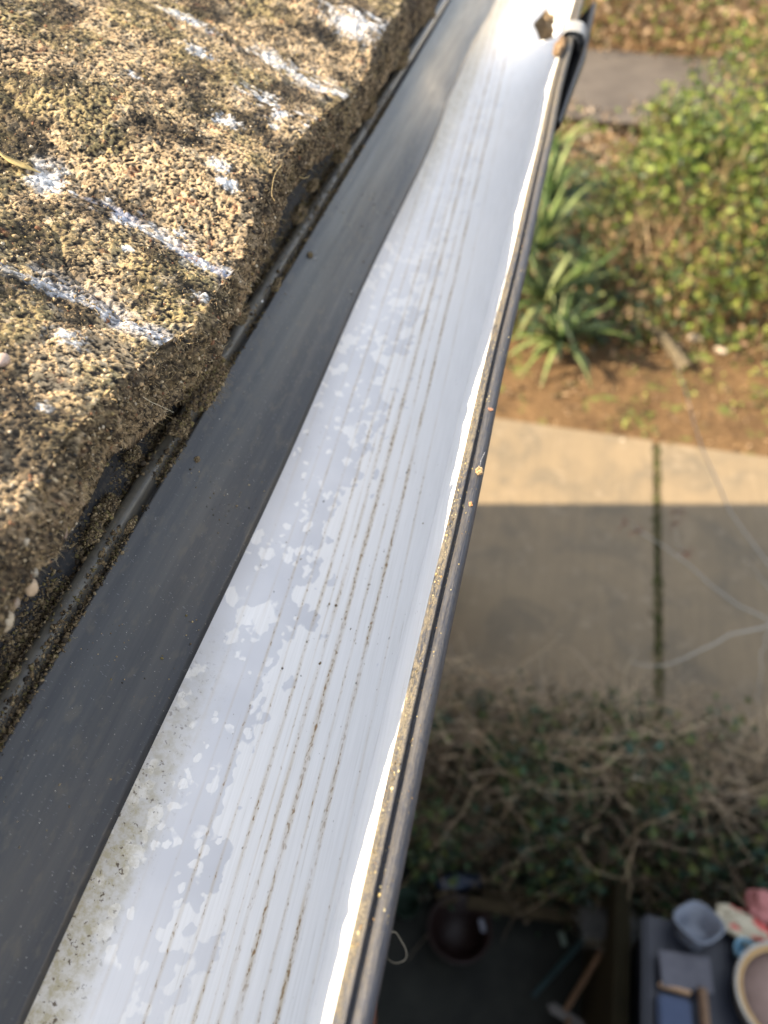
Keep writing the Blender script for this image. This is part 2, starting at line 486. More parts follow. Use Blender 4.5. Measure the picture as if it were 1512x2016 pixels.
t.color(base); t.bump(n2, .5, .004); M_CONC = t.m
M_TARMAC = simple('old_tarmac', (.062, .052, .044), (.095, .080, .066), 4, .9, .2, .3, .01)

def sheet(name, x0, x1, y0, y1, z, mat, nx=2, ny=2, hf=None):
    gx, gy = np.meshgrid(np.linspace(x0, x1, nx), np.linspace(y0, y1, ny), indexing='ij')
    P = np.stack([gx.ravel(), gy.ravel(), np.full(gx.size, z)], 1)
    if hf: P[:, 2] += hf(P)
    return link(name, np_mesh(name, P, grid_faces(nx, ny)), mat)

tag(sheet('ground', -200, 200, -200, 200, -.02, M_SOIL), 'brown soil ground around the path', None, None, 'structure')
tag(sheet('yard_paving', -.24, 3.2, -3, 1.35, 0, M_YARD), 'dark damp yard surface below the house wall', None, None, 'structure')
def vh(P): return (fbm(P * [1, 1, 0], 6, 4, 5) - .45) * .07 + (fbm(P * [1, 1, 0], 1.2, 2, 9) - .5) * .06
tag(sheet('soil_verge', -3, 6, 4.12, 6.2, .035, M_SOIL, 180, 60, vh), 'orange brown soil verge beyond the concrete path', None, None, 'structure')
tag(sheet('far_bank', -8, 12, 6.0, 26, .02, M_SOIL, 160, 160, lambda P: vh(P) * 2 + np.clip(P[:, 1] - 12, 0, 99) * .12), 'rough leaf littered bank at the far end', None, None, 'structure')
tag(sheet('far_path', -3, 2.6, 9.3, 11.7, .16, M_TARMAC, 30, 12, lambda P: (fbm(P * [1, 1, 0], 2, 2, 3) - .5) * .04), 'grey tarmac path far beyond the bramble bank', None, None, 'structure')

# concrete path made of slabs with a mossy joint
path = empty('concrete_path', (0, 0, 0)); tag(path, 'pale brushed concrete path crossing below the gutter', None, None, 'structure')
JX = .865
for x0, x1 in ((-2.4, JX - .018), (JX + .018, 4.2)):
    def edge(P): return 0
    y0, y1 = 1.3, 4.19
    g = box('concrete_slab', ((x0 + x1) / 2, (y0 + y1) / 2, .0), (x1 - x0, y1 - y0, .12), M_CONC, path, 0, .008)
t = NT('moss_joint', .95, .1); n = t.noise(t.co(), 60, 4); t.color(t.mix(t.map(n, .35, .65), (.025, .022, .012), (.085, .085, .03))); t.bump(n, .8, .01)
box('joint_moss', (JX, 2.75, .01), (.035, 2.85, .06), t.m, path, 0, .0)

n = 900; yj = RNG.uniform(1.6, 4.15, n); kj = vnoise(np.stack([yj * 0, yj, yj * 0], 1), 5, 3) > .42; yj = yj[kj]; n = len(yj)
V, T, C = crumbs(np.stack([JX + RNG.normal(0, .013, n), yj, np.full(n, .058)], 1), RNG.uniform(.003, .012, n), pal(n, [(.06, .065, .02), (.09, .07, .04), (.04, .045, .015), (.14, .11, .06)]), (1, 1.6, .5))
tag(link('joint_litter', np_mesh('joint_litter', V, None, C, T), attr_mat('moss_bits', .95, .1, 200), path, False), 'moss and grit spilling out of the slab joint', None, None, 'stuff')
# ------------------------------------------------------------------ the house that carries the roof edge (it casts the shade over the yard)
M_BRICK = NT('house_brick', .85, .2)
t = M_BRICK; bt = t.n('ShaderNodeTexBrick'); t.l(t.vmath('MULTIPLY', t.co(), (1, 1, 1)), bt.inputs[0]); bt.inputs['Scale'].default_value = 1
bt.inputs['Color1'].default_value = (.22, .09, .05, 1); bt.inputs['Color2'].default_value = (.28, .13, .07, 1); bt.inputs['Mortar'].default_value = (.3, .28, .24, 1)
t.color(bt.outputs[0])
M_BRICK = t.m
M_FASC = simple('fascia_dark', (.02, .02, .022), (.03, .03, .033), 20, .5, .4, .1)
HY0, HY1 = -3.5, 2.83
house = empty('house', (-1.3, 0, 0)); tag(house, 'low house whose tiled eaves carry the gutter', 'house')
EZ = CZ - .21
def prism(name, pts, y0, y1, mat, parent):
    n = len(pts); V = [(x, y0, z) for x, z in pts] + [(x, y1, z) for x, z in pts]
    Fq = [(i, (i + 1) % n, n + (i + 1) % n, n + i) for i in range(n)]
    me = bpy.data.meshes.new(name); me.from_pydata(V, [], Fq + [tuple(range(n))[::-1], tuple(range(n, 2 * n))]); me.update()
    return link(name, me, mat, parent, smooth=False)
prism('wall', [(-.24, 0), (-.24, EZ), (-2.5, EZ + .86), (-2.5, 0)], HY0, HY1, M_BRICK, house)
prism('fascia_board', [(-.14, EZ - .12), (-.14, EZ + .045), (-.165, EZ + .045), (-.165, EZ - .12)], HY0, HY1, M_FASC, house)
prism('roof_deck', [(-.168, EZ + .012), (-.168, EZ + .035), (-.26, EZ + .07), (-2.5, EZ + .93), (-2.5, EZ + .87)], HY0, HY1, M_FASC, house)

# ------------------------------------------------------------------ gutter
ysg = np.concatenate([np.linspace(-.6, 0, 8)[:-1], np.linspace(0, .9, 181), np.linspace(.9, HY1, 30)[1:]])
def gw(V):
    y = V[:, :, 1]
    V[:, :, 0] += .0003 * np.sin(y * 17 + 1) + .0002 * np.sin(y * 41) + .02 * np.clip(y - .5, 0, .3) ** 2
    V[:, :, 2] += .0005 * np.sin(y * 23)
cx, cz, R = -.0705, -.190, .0535
arc = [(-.0186, -.1900), (-.0206, -.1965), (-.0236, -.2040), (-.0270, -.2125)]
for a in np.radians(np.arange(33, 181, 5)): arc.append((cx + R * math.cos(a), cz - R * math.sin(a)))
inner = resample(chaikin(arc, 2), .0012)
nrm = np.array([cx, cz]) - inner; nrm /= np.linalg.norm(nrm, axis=1)[:, None]
outer_l = inner - nrm * .0012
gut = empty('gutter', (-.07, 0, EZ)); tag(gut, 'half round rain gutter, black outside and stained white inside', 'gutter')
V, Fq = sweep(np.vstack([inner, outer_l[::-1]]), ysg, wobf=gw)
link('inner_lining', np_mesh('inner_lining', V, Fq), M_WHITE, gut)
lip = [(-.0190, -.1911), (-.0189, -.1896), (-.0182, -.1889), (-.0170, -.1888), (-.0163, -.1884), (-.01585, -.1885), (-.0156, -.1895), (-.0152, -.1899), (-.0147, -.1893), (-.0143, -.1883),
       (-.0134, -.1876), (-.0121, -.1876), (-.0111, -.1883), (-.0105, -.1895), (-.0106, -.1925), (-.0125, -.1955)]
out2 = (inner - nrm * .0030)[(inner[:, 1] < -.2155) | (inner[:, 0] < -.1)]
back = (inner - nrm * .0013)[(inner[:, 1] < -.198) | (inner[:, 0] < -.1)]
prof = np.vstack([resample(chaikin(lip, 1), .0004), out2, back[::-1], [(-.0175, -.1935), (-.0173, -.1913)]])
V, Fq = sweep(prof, ysg, wobf=gw)
link('outer_shell', np_mesh('outer_shell', V, Fq), M_BLACK, gut)

# union bracket further along: clip over the lip, strap bulging outside
M_CLIP = simple('clip_plastic_grey', (.20, .20, .195), (.30, .29, .27), 300, .6, .4, .3, .0004)
M_DBLACK = simple('bracket_black', (.006, .006, .007), (.012, .012, .013), 200, .5, .3, .2, .0004)
ub = empty('union_bracket', (-.02, .72, EZ)); tag(ub, 'black gutter union bracket with a pale clip hooked over the lip', 'bracket')
mk_ = (inner[:, 1] < -.2120) | (inner[:, 0] < -.1); o1 = (inner - nrm * .0034)[mk_]; o2 = (inner - nrm * .0052)[mk_]
bprof = np.vstack([[(-.0098, -.1935)], o1, o2[::-1], [(-.0066, -.196), (-.0080, -.1915)]])
def bw(V):
    y = V[:, :, 1]; s = np.clip((y - .53) / .13, 0, 1) ** .8
    gw(V); outf = np.clip((V[:, :, 0] + .03) / .02, 0, 1); V[:, :, 0] += (.0012 + .0058 * s) * outf - .0022 * outf * (1 - s)
V, Fq = sweep(bprof, np.linspace(.53, .80, 40), wobf=bw)
link('strap', np_mesh('strap', V, Fq), M_DBLACK, ub)
cl = chaikin([(-.0190, -.192), (-.0195, -.1855), (-.0165, -.183), (-.0085, -.183), (-.0032, -.1855), (-.0025, -.197), (-.0060, -.199), (-.0075, -.188), (-.0150, -.1868), (-.0172, -.192)], 1, True)
def cw(V): gw(V)
V, Fq = sweep(cl, np.linspace(.680, .708, 6), wobf=cw)
n0 = len(cl)
me = np_mesh('clip', V, Fq); link('clip', me, M_CLIP, ub)

# eaves support tray: ridged dark sheet that laps into the gutter
tp = [(-.139, -.171), (-.1345, -.1762), (-.1305, -.1835), (-.1278, -.1893), (-.1264, -.1898), (-.1252, -.1878), (-.1240, -.1872), (-.1216, -.1884), (-.1210, -.1890), (-.1208, -.1925), (-.1202, -.1938), (-.1196, -.1936), (-.1190, -.1921), (-.1184, -.1920),
      (-.1165, -.1937), (-.1120, -.1975), (-.1050, -.2060), (-.0985, -.2130), (-.0940, -.2168), (-.0915, -.2186)]
tp = chaikin(tp, 1)
tn = np.gradient(tp, axis=0); tn = np.stack([tn[:, 1], -tn[:, 0]], 1); tn /= np.linalg.norm(tn, axis=1)[:, None]
tclosed = np.vstack([tp, (tp + tn * .0011)[::-1]])
tray = empty('eaves_tray', (-.12, 0, CZ - .19)); tag(tray, 'dark grey ridged plastic eaves tray lapping from under the tiles into the gutter', 'tray')
def tw(V):
    y = V[:, :, 1]; k = np.clip((V[:, :, 0] + .118) / .027, 0, 1)
    V[:, :, 0] -= k * (.0012 * np.sin(y * 19 + .6) * np.clip(y * 3, 0, 1) + .0018 * np.exp(-((y - .63) / .03) ** 2) + .002 * sst(y, .50, .62))
    V[:, :, 2] += k * .0008 * np.sin(y * 27)
V, Fq = sweep(tclosed, np.concatenate([np.linspace(-.3, 0, 6)[:-1], np.linspace(0, 1.0, 201), np.linspace(1.0, HY1, 20)[1:]]), wobf=tw)
link('sheet', np_mesh('sheet', V, Fq), M_TRAY, tray)

# ------------------------------------------------------------------ roof tiles
TY = [-.24, -.20, -.12, -.06, -.02, .015, .05, .075, .09, .107, .121, .143, .164, .1825, .1835, .207, .225, .24, .255, .276, .314, .352, .396, .42, .458, .4825, .4835, .515, .55, .59, .62, .66, .70, .76, .7825, .7835, .83, .89, .94, 1.0, 1.1]
TZ = [-.14, -.128, -.129, -.139, -.130, -.137, -.139, -.133, -.1265, -.1285, -.126, -.1275, -.1325, -.1375, -.1400, -.1405, -.1415, -.1410, -.1330, -.1275, -.1285, -.1315, -.1395, -.139, -.1325, -.130, -.1320, -.129, -.132, -.141, -.140, -.131, -.128, -.138, -.131, -.133, -.129, -.139, -.130, -.128, -.13]
def ztop(y):
    k = np.array([-.006, -.003, 0, .003, .006]); return sum(np.interp(y + d, TY, TZ) for d in k) / 5
BY = [-.24, .08, .088, .095, .103, .112, .127, .14, .153, .173, .222, .247, .27, .303, .339, .39, .451, .585, .8, 1.1]
BZ = [-.153, -.151, -.149, -.152, -.149, -.1525, -.1515, -.148, -.1545, -.1600, -.1615, -.159, -.1535, -.1475, -.150, -.161, -.160, -.162, -.156, -.158]
SL = .384

def tile_surface(ys, tops, fronts, unders):
    """closed section: under side (going out), front face, top (going up the roof)"""
    m = len(ys); zt, zb = ztop(ys), np.interp(ys, BY, BZ)
    secs = []
    XR, XB = -.1052, -.1095
    rows = []; kind = []
    for u in unders:                       # u: distance behind the bottom edge
        rows.append((np.full(m, XB - u), zb + SL * u * .9 + .001)); kind.append(0)
    for f in fronts:                       # 0 bottom .. 1 rim
        ro = np.clip((f - .80) / .2, 0, 1)
        x = XB + (XR - XB) * np.sin(np.clip(f / .8, 0, 1) * math.pi / 2) - .0016 * ro ** 2
        z = zb + (zt - zb) * f - .0004 * ro
        rows.append((np.full(m, x), z)); kind.append(1)
    for d in tops:
        rows.append((np.full(m, XR - .0016 - d), zt + SL * d + .0002 - .0006 * math.exp(-d / .003))); kind.append(2)
    X = np.array([r[0] for r in rows]); Z = np.array([r[1] for r in rows])
    V = np.stack([X, np.tile(ys, (len(rows), 1)), Z], -1)
    return V, np.array(kind)

def paint_tile(P, D, kind):
    """P positions (camera-relative z), D relief 0..1"""
    n = len(P); y = P[:, 1]; x = P[:, 0]
    dark = np.array([.027, .026, .025]); tan = np.array([.44, .32, .185]); brown = np.array([.15, .115, .078]); moss = np.array([.27, .215, .095]); pale = np.array([.50, .39, .25])
    n1 = fbm(P, 1050, 2, 31); n2 = fbm(P, 90, 3, 41); n3 = fbm(P, 1700, 2, 51); n4 = fbm(P, 45, 2, 61); n5 = vnoise(P, 350, 71)
    c = dark[None] + (brown - dark)[None] * sst(n1, .36, .56)[:, None]
    g = sst(n1 * .45 + D * .30 + n3 * .35, .50, .60) * (.55 + .45 * sst(n2, .3, .6))
    mt = (sst(n4, .48, .68) * .8)[:, None]
    c = c * (1 - g[:, None]) + (tan * (1 - mt) + moss * mt) * g[:, None]
    pg = sst(n3 * .5 + n5 * .5, .63, .70)[:, None] * .75; c = c * (1 - pg) + pale * pg
    rg = (sst(vnoise(P, 260, 81), .80, .86) * sst(n2, .45, .6))[:, None] * .4; c = c * (1 - rg) + np.array([.34, .13, .06]) * rg
    dk = (sst(fbm(P, 75, 4, 91), .48, .66))[:, None] * .62; c = c * (1 - dk) + dark * dk
    # dark grime streaks that run down the slope
    run = fbm(P * [.25, 1, .25], 130, 3, 95); dk = sst(run, .60, .72)[:, None] * .45 * (kind == 2)[:, None]; c = c * (1 - dk) + dark * 1.3 * dk
    # lichen and lime runs
    up = (-.105 - x)
    def runp(y0, w, a, b, dy=0, seed=1, thr=.46):
        yy = y - (y0 + dy * up) + (fbm(P, 60, 2, seed) - .5) * .008
        k = np.exp(-(yy / w) ** 2) * sst(up, a - .008, a + .006) * (1 - sst(up, b - .01, b + .012))
        return k * sst(fbm(P * [.45, 1, .45], 420, 3, seed + 3) * .55 + n2 * .45 + k * .10, thr, thr + .11)
    white = np.array([.68, .68, .67]); blue = np.array([.47, .50, .55]); greyb = np.array([.40, .43, .47])
    top = (kind == 2)
    w1 = runp(.229, .0058, -.02, .070, .0, 201, .54) * .62
    w2 = runp(.1800, .0075, -.02, .050, .03, 211, .49) * .62
    w3 = runp(.232, .0060, .045, .070, .0, 221, .52)
    w4 = runp(.385, .013, -.03, .050, .0, 231, .54) * .75
    w5 = runp(.47, .010, .00, .09, .0, 241, .53) + runp(.33, .010, .00, .03, .0, 251, .55) + runp(.60, .03, -.02, .06, .0, 251, .5)
    for wk, cc in ((w1, blue * .5 + white * .5), (w2, greyb * .4 + blue * .6), (w3, white), (w4, white), (w5, white)):
        k = np.clip(wk * top * 1.05 * (.35 + .75 * sst(n3 * .5 + D * .5, .35, .6)), 0, .92)[:, None]; c = c * (1 - k) + cc * k
    bl = (runp(.226, .0022, .0, .016, 0, 261, .46) + runp(.231, .003, .035, .05, 0, 263, .46))[:, None] * .6 * top[:, None]; c = c * (1 - bl) + np.array([.30, .34, .46]) * bl
    # separate white lichen rosettes
    for (py, pu, r) in ((.268, .018, .0035), (.262, .012, .003), (.262, .0145, .0022), (.30, .026, .0045), (.312, .012, .002), (.345, .055, .005), (.225, .010, .0028), (.208, .004, .0024), (.157, .019, .0035), (.235, .0215, .002), (.38, .075, .009), (.455, .018, .01), (.40, .11, .008), (.50, .07, .009), (.13, .01, .0016), (.30, .062, .002), (.213, .03, .0016), (.56, .03, .012), (.175, .08, .003), (.12, .055, .0025)):
        d = np.hypot(y - py, (up - pu) * .8) / r + (n1 - .5) * 1.8
        k = ((1 - sst(d, .35, 1.15)) * (.30 + .8 * sst(n3 * .5 + D * .5, .35, .6)))[:, None] * .85 * top[:, None]; c = c * (1 - k) + white * k
    # front face and under side: brown, coloured darker to deepen their shade
    fr = (kind <= 1)[:, None] * .62
    fc = np.array([.062, .047, .032])[None] * (.35 + 1.5 * sst(n1, .3, .7))[:, None] + np.array([.10, .07, .035])[None] * sst(n3, .5, .7)[:, None]
    c = c * (1 - fr) + fc * fr
    lum = c.mean(1); c = c * np.where(lum > .44, 1, .55 + .62 * sst(lum, .05, .24))[:, None]
    return np.clip(c, .01, .95)

TILE_INFO = [(-.24, .1828, .0, 'nearest roof tile, its lower edge studded with rounded pebbles'),
             (.1832, .4828, .0, 'middle roof tile with the bluish lichen run and moss hanging off its lip'),
             (.4832, .7828, .0, 'furthest roof tile in view, out of focus beside the narrowing tray'),
             (.7832, 1.1, .0, 'roof tile beyond the furthest one in view, by the union bracket')]
tile_objs = []
for ti, (ya, yb, dz, lab) in enumerate(TILE_INFO[:3]):
    def steps(a, b):
        out = [a]; y = a
        while y < b:
            s = .0018 if y < .03 else (.00043 if y < .30 else (.0007 if y < .42 else (.0012 if y < .62 else .003)))
            y += s; out.append(min(y, b))
        return np.array(out)
    ys = steps(ya, yb)
    fine = .00048 if ya < .4 else .0011
    tops = np.concatenate([np.arange(0, .128, fine), np.linspace(.13, .30, 24)])
    fronts = np.linspace(0, 1, 40 if ya < .4 else 20); unders = np.array([.06, .03, .018, .012, .008, .005, .0035, .002, .001])
    V, kind = tile_surface(ys, tops, fronts, unders)
    nr, m = V.shape[:2]; P = V.reshape(-1, 3); kk = np.repeat(kind, m)
    du = np.gradient(V, axis=0); dv = np.gradient(V, axis=1); N = np.cross(dv, du); N /= np.linalg.norm(N, axis=2)[:, :, None] + 1e-12
    N = N.reshape(-1, 3)
    out = np.where(kk == 2, N[:, 2], np.where(kk == 1, N[:, 0], -N[:, 2])); N = N * np.sign(out + 1e-9)[:, None]
    g1 = fbm(P, 980, 2, 3); g2 = fbm(P, 1700, 1, 4); g3 = fbm(P, 130, 3, 5); g4 = fbm(P, 36, 2, 6)
    D = sst(g1 * .6 + g2 * .4, .32, .66)
    hgt = (D - .5) * .00045 + (g2 - .5) * .0005 + (g3 - .5) * .0020 + (g4 - .5) * .0036 + (fbm(P * [.5, 1, .5], 18, 2, 15) - .5) * .004
    pit = sst(fbm(P, 190, 2, 8), .60, .72); hgt -= pit * .0006
    fr = (kk <= 1)
    hgt = np.where(fr, hgt * 1.25 + (fbm(P, 200, 3, 9) - .5) * .0060, hgt)
    cr = fbm(P * [.5, 1, .5], 26, 2, 14); hgt -= np.where(kk == 2, np.exp(-((cr - .5) / .012) ** 2) * .0012, 0)
    ed = np.minimum(P[:, 1] - ya, yb - P[:, 1]); hgt -= np.exp(-(np.clip(ed, 0, 1) / .0016)) * .0016
    Q = P + N * hgt[:, None]
    if ti == 0: Q[:, 2] += .0012 * sst(P[:, 1], .16, .1828) 
    C = paint_tile(P, D, kk)
    Q[:, 2] += CZ
    # close the section at the back and cap both ends
    Fq = grid_faces(nr, m, True)
    tl = empty('roof_tile', (-.12, (ya + yb) / 2, CZ - .13))
    tag(tl, lab, 'roof tile', 'roof tiles along the eave')
    o = link('tile_body', np_mesh('tile_body', Q, Fq[:, ::-1], C), M_TILE, tl); tile_objs.append((tl, Q.reshape(nr, m, 3), N.reshape(nr, m, 3), kind, ys))

# rounded pebbles of the aggregate showing on the lower edge of the nearest tile
tl0 = tile_objs[0][0]
def pebble(px, py, zz, a, b, c, rz, tilt, col):
    v, f = ico_sub(2); sc_ = np.array([a, b, c]) * .86; V = v * sc_ * (1 + (vnoise(v + rz * 3, 1.3, 4) - .5)[:, None] * .25)
    Mx = np.array((Matrix.Rotation(rz, 3, 'Z') @ Matrix.Rotation(tilt, 3, 'Y')))
    V = V @ Mx.T; p = at(px, py, CZ + zz) + Vector((-.0012, 0, .0004)); col = tuple(q * np.array([.62, .68, .72])[i_] for i_, q in enumerate(col)) if 1 else tuple(q * .72 for q in col); V = V + np.array(p)
    me = np_mesh('pebble', V, None, np.tile(np.array(col), (len(V), 1)), f)
    return link('pebble', me, M_PEBC, tl0)
M_PEBC = attr_mat('pebble_coloured', .5, .4, 900, .22, .3, .0003)
for a in ((20, 1222, -.1485, .0024, .0034, .0040, .5, .3, (.60, .46, .31)), (72, 1160, -.148, .0017, .0024, .0028, .2, .2, (.62, .42, .26)), (104, 1086, -.1465, .0014, .0022, .0025, -.2, .3, (.66, .52, .36)),
          (12, 1165, -.1445, .0018, .0026, .0028, .3, .5, (.48, .30, .18)), (128, 1052, -.1475, .0022, .0028, .0026, .4, .2, (.30, .19, .14)), (104, 1030, -.1425, .0020, .0026, .0024, .1, .2, (.46, .30, .19)),
          (75, 1128, -.1485, .0013, .0020, .0020, .7, 0, (.45, .38, .30)), (38, 1188, -.1475, .0014, .002, .002, .9, .2, (.38, .28, .2)), (14, 712, -.1165, .0022, .0026, .0016, .2, 0, (.62, .42, .32)), (352, 720, -.147, .0008, .0016, .002, .2, .2, (.5, .33, .2))):
    pebble(*a)

# sand grains and fibres stuck to the tiles
def on_tile(k, n, ymin, ymax, umax, fronts=True, rng=RNG):
    tl, Q, N, kind, ys = tile_objs[k]
    j0, j1 = np.searchsorted(ys, [ymin, ymax]); j1 = min(j1, len(ys) - 1)
    x = Q[:, 0, 0]
    rows_t = np.where((kind == 2) & (x > -.107 - umax))[0]; rows_f = np.where(kind == 1)[0]
    rows = rows_t if not fronts else rows_f
    i = rng.choice(rows, n); j = rng.integers(j0, j1, n)
    return Q[i, j], N[i, j]
for k, (ya, yb, nt) in enumerate(((.06, .183, 5200), (.183, .44, 8000))):
    P1, N1 = on_tile(k, nt, ya, yb, .12, False); P2, N2 = on_tile(k, nt // 3, ya, yb, 0, True)
    P = np.vstack([P1, P2]); n = len(P)
    S = np.clip(RNG.lognormal(-8.45, .55, n), .00009, .0012)
    C = pal(n, [(.32, .235, .13), (.22, .16, .09), (.44, .35, .22), (.03, .028, .026), (.24, .18, .08), (.18, .09, .05), (.06, .05, .04), (.40, .34, .25), (.34, .24, .13), (.28, .2, .11)])
    V, T, Cc = crumbs(P, S, C)
    tag(link('sand_grains', np_mesh('sand_grains', V, None, Cc, T), M_GRIT, tile_objs[k][0], False), 'coarse sand grains bedded in the tile surface', None, None, 'stuff')
    nf = 1500; P, N = on_tile(k, nf, ya, yb, .05, True); Pt, Nt = on_tile(k, nf, ya, yb, .11, False)
    P = np.vstack([P, Pt]); N = np.vstack([N, Nt]); paths = []
    for p, nn in zip(P, N):
        d = nn * .35 + RNG.normal(size=3) * .8; L = RNG.uniform(.0012, .0036)
        paths.append(wander(p, d, L, 4, .45, .05))
    V, Fq, Cc = strand_mesh(paths, [RNG.uniform(.00004, .00009) for _ in paths], pal(len(paths), [(.42, .31, .16), (.26, .18, .09), (.14, .10, .06), (.50, .40, .24)]))
    tag(link('moss_fibres', np_mesh('moss_fibres', V, Fq, Cc), M_GRIT, tile_objs[k][0]), 'fine dry moss fibres clinging to the tile', None, None, 'stuff')

# ------------------------------------------------------------------ debris
def lump(name, c, r, seed, cols, label, cat, grp=None, squash=(1, 1, 1), sub=4, grains=500, fib=160, rel=.45):
    """ragged clump of moss and dirt: displaced core with grains and fibres of its own"""
    v, f = ico_sub(sub); S = v * np.array(squash)
    h = 1 + (fbm(v + seed, 1.6, 3, seed) - .5) * 1.3 + (fbm(v + seed, 6, 2, seed + 1) - .5) * rel
    V = S * h[:, None] * r; C = np.array(cols[0])[None] * (.5 + 1.1 * fbm(v + seed, 7, 2, seed + 2))[:, None]
    e_ = empty(name, c); tag(e_, label, cat, grp)
    c = np.array(c)
    link('clump_core', np_mesh('clump_core', V + c, None, C, f), M_GRIT, e_)
    idx = RNG.integers(0, len(V), grains); P = V[idx] * RNG.uniform(.9, 1.12, (grains, 1)) + c
    Vg, T, Cg = crumbs(P, np.clip(RNG.lognormal(-8.1, .4, grains), .00012, .0008) * (r / .003) ** .3, pal(grains, cols)) 
    tag(link('clump_grains', np_mesh('clump_grains', Vg, None, Cg, T), M_GRIT, e_, False), None, None, None, 'stuff')
    if fib:
        idx = RNG.integers(0, len(V), fib)
        paths = [wander(V[i] * .9 + c, v[i] + RNG.normal(size=3) * .6, RNG.uniform(.4, 1.1) * r, 5, .4, .06) for i in idx]
        Vf, Ff, Cf = strand_mesh(paths, [RNG.uniform(.00003, .00008) for _ in paths], pal(fib, cols))
        tag(link('clump_fibres', np_mesh('clump_fibres', Vf, Ff, Cf), M_GRIT, e_), None, None, None, 'stuff')
    return e_
PEAT = [(.115, .08, .045), (.20, .145, .08), (.17, .12, .065), (.06, .045, .03), (.28, .21, .12), (.15, .12, .05), (.04, .032, .024)]
tray_poly = tp
def tray_z(x): return float(np.interp(x, tp[:, 0], tp[:, 1]))
def on_tray(px, py):
    """point of the tray sheet on the sight line of a photo pixel"""
    best = None
    for i in range(400):
        z = -.165 - i * .00015; p = at(px, py, CZ + z)
        if p.x > -.0915: return None
        if z <= tray_z(p.x): return p
    return None
def on_floor(px, py):
    for i in range(600):
        z = -.190 - i * .0001; p = at(px, py, CZ + z)
        if p.x > inner[0][0]: continue
        if (p.x - cx) ** 2 + (z - cz) ** 2 >= R * R: return p
    return None

LUMPS = [(398, 640, .171, .0060, (.7, 1.7, .9), 'moss and dirt clump hanging between tile lip and tray, upper one'),
         (400, 745, .175, .0086, (.75, 1.6, .8), 'big ragged moss clump spilled from the tile lip onto the tray'),
         (355, 838, .183, .0040, (.9, 1.5, .6), 'dark crumb of moss on the tray just below the big spilled clump'),
         (388, 905, 0, .0010, (1, 1.2, .7), 'tiny fuzzy dirt ball alone on the smooth tray sheet'),
         (208, 1000, .186, .0042, (.8, 1.6, .6), 'dark moss lump beside the ridge near the pebbly tile edge'),
         (256, 1035, 0, .0022, (.7, 2.0, .6), 'elongated moss lump lying on the tray ridge'),
         (185, 1050, .186, .0028, (.8, 1.5, .6), 'moss lump tucked under the tile edge by the reddish pebble'),
         (262, 895, .182, .0028, (.8, 1.3, .7), 'small moss tuft in the dark gap under the tile'),
         (610, 503, 0, .0015, (1, 1, .8), 'round dark dirt crumb on the tray left of the sun streaks'),
         (520, 500, .172, .0036, (.9, 1.6, .7), 'moss clump wedged under the middle tile'),
         (590, 420, .178, .0040, (.7, 1.8, .7), 'moss clump lying in the tray groove beside the middle tile'),
         (615, 365, .172, .0038, (.7, 1.6, .7), 'blurred moss clump at the tile edge above the groove'),
         (672, 300, .175, .0055, (.7, 1.8, .7), 'blurred peaty clump filling the gap under the tile'),
         (725, 215, .178, .0070, (.7, 1.8, .7), 'blurred dark clump below the whitish lichen at the tile lip'),
         (785, 115, .182, .0095, (.7, 1.8, .7), 'blurred dark moss heap near the top of the tile edge'),
         (835, 30, .186, .0115, (.7, 1.8, .8), 'furthest blurred moss heap under the tile edge'),
         (478, 620, .180, .0032, (.6, 2.0, .7), 'narrow moss lump along the tray groove above the spilled clumps'),
         (545, 560, .186, .0024, (.6, 2.0, .7), 'thin moss lump in the groove below the middle tile'),
         (30, 1325, 0, .0014, (.8, 1.4, .7), 'small moss tuft at the ridge near the left picture edge')]
for i, (px, py, zc, r, sq, lab) in enumerate(LUMPS):
    p = at(px, py, CZ - zc) if zc else on_tray(px, py)
    if p is None: continue
    far = py < 420
    lump('moss_clump', tuple(p + Vector((0, 0, 0 if zc else r * .15))), r * .82, 20 + i * 3, PEAT, lab, 'moss', 'moss clumps along the eave', sq, 3 if far or r < .002 else 5, int(300 + r * 400000 * (0.3 if far else 1)), 60 if far else int(80 + r * 90000))

# loose peaty bits along ridge and groove of the tray
P, S = [], []
n = 30000
yy = RNG.uniform(-.02, .55, n); yy = np.where(RNG.random(n) < .5, RNG.uniform(.02, .24, n), yy)
xx = np.where(RNG.random(n) < .5, RNG.normal(-.1200, .0007, n), RNG.normal(-.1275, .0016, n))
w = fbm(np.stack([xx * .3, yy, yy * 0], 1), 75, 3, 77) + .10 * (RNG.random(n) - .5)
keep = w > .43; xx, yy = xx[keep], yy[keep]; n = len(xx)
zz = np.interp(xx, tp[:, 0], tp[:, 1]) + np.abs(RNG.normal(0, .0006, n)) * (w[keep] > .5)
S = np.clip(RNG.lognormal(-8.05, .5, n), .0001, .0010)
V, T, C = crumbs(np.stack([xx, yy, zz + CZ], 1), S, pal(n, [tuple(q_ * .68 for q_ in c_) for c_ in PEAT]))
tag(link('dirt_crumbs', np_mesh('dirt_crumbs', V, None, C, T), M_GRIT, None, False), 'peaty crumbs lying along the ridge and groove of the dark tray', 'dirt', None, 'stuff')
paths = []
for _ in range(4500):
    i = RNG.integers(0, n); p = np.array([xx[i], yy[i], zz[i] + CZ]) + RNG.normal(size=3) * .0006 * np.array([1, 1, .2])
    d = RNG.normal(size=3); d[2] = abs(d[2]) * .35; paths.append(wander(p, d, RNG.uniform(.001, .003), 5, .4, .08))
V, Fq, C = strand_mesh(paths, [RNG.uniform(.00003, .00007) for _ in paths], pal(len(paths), PEAT + [(.36, .29, .16)]))
tag(link('moss_threads', np_mesh('moss_threads', V, Fq, C), M_GRIT), 'fine moss threads tangled along the tray ridge', 'moss', None, 'stuff')
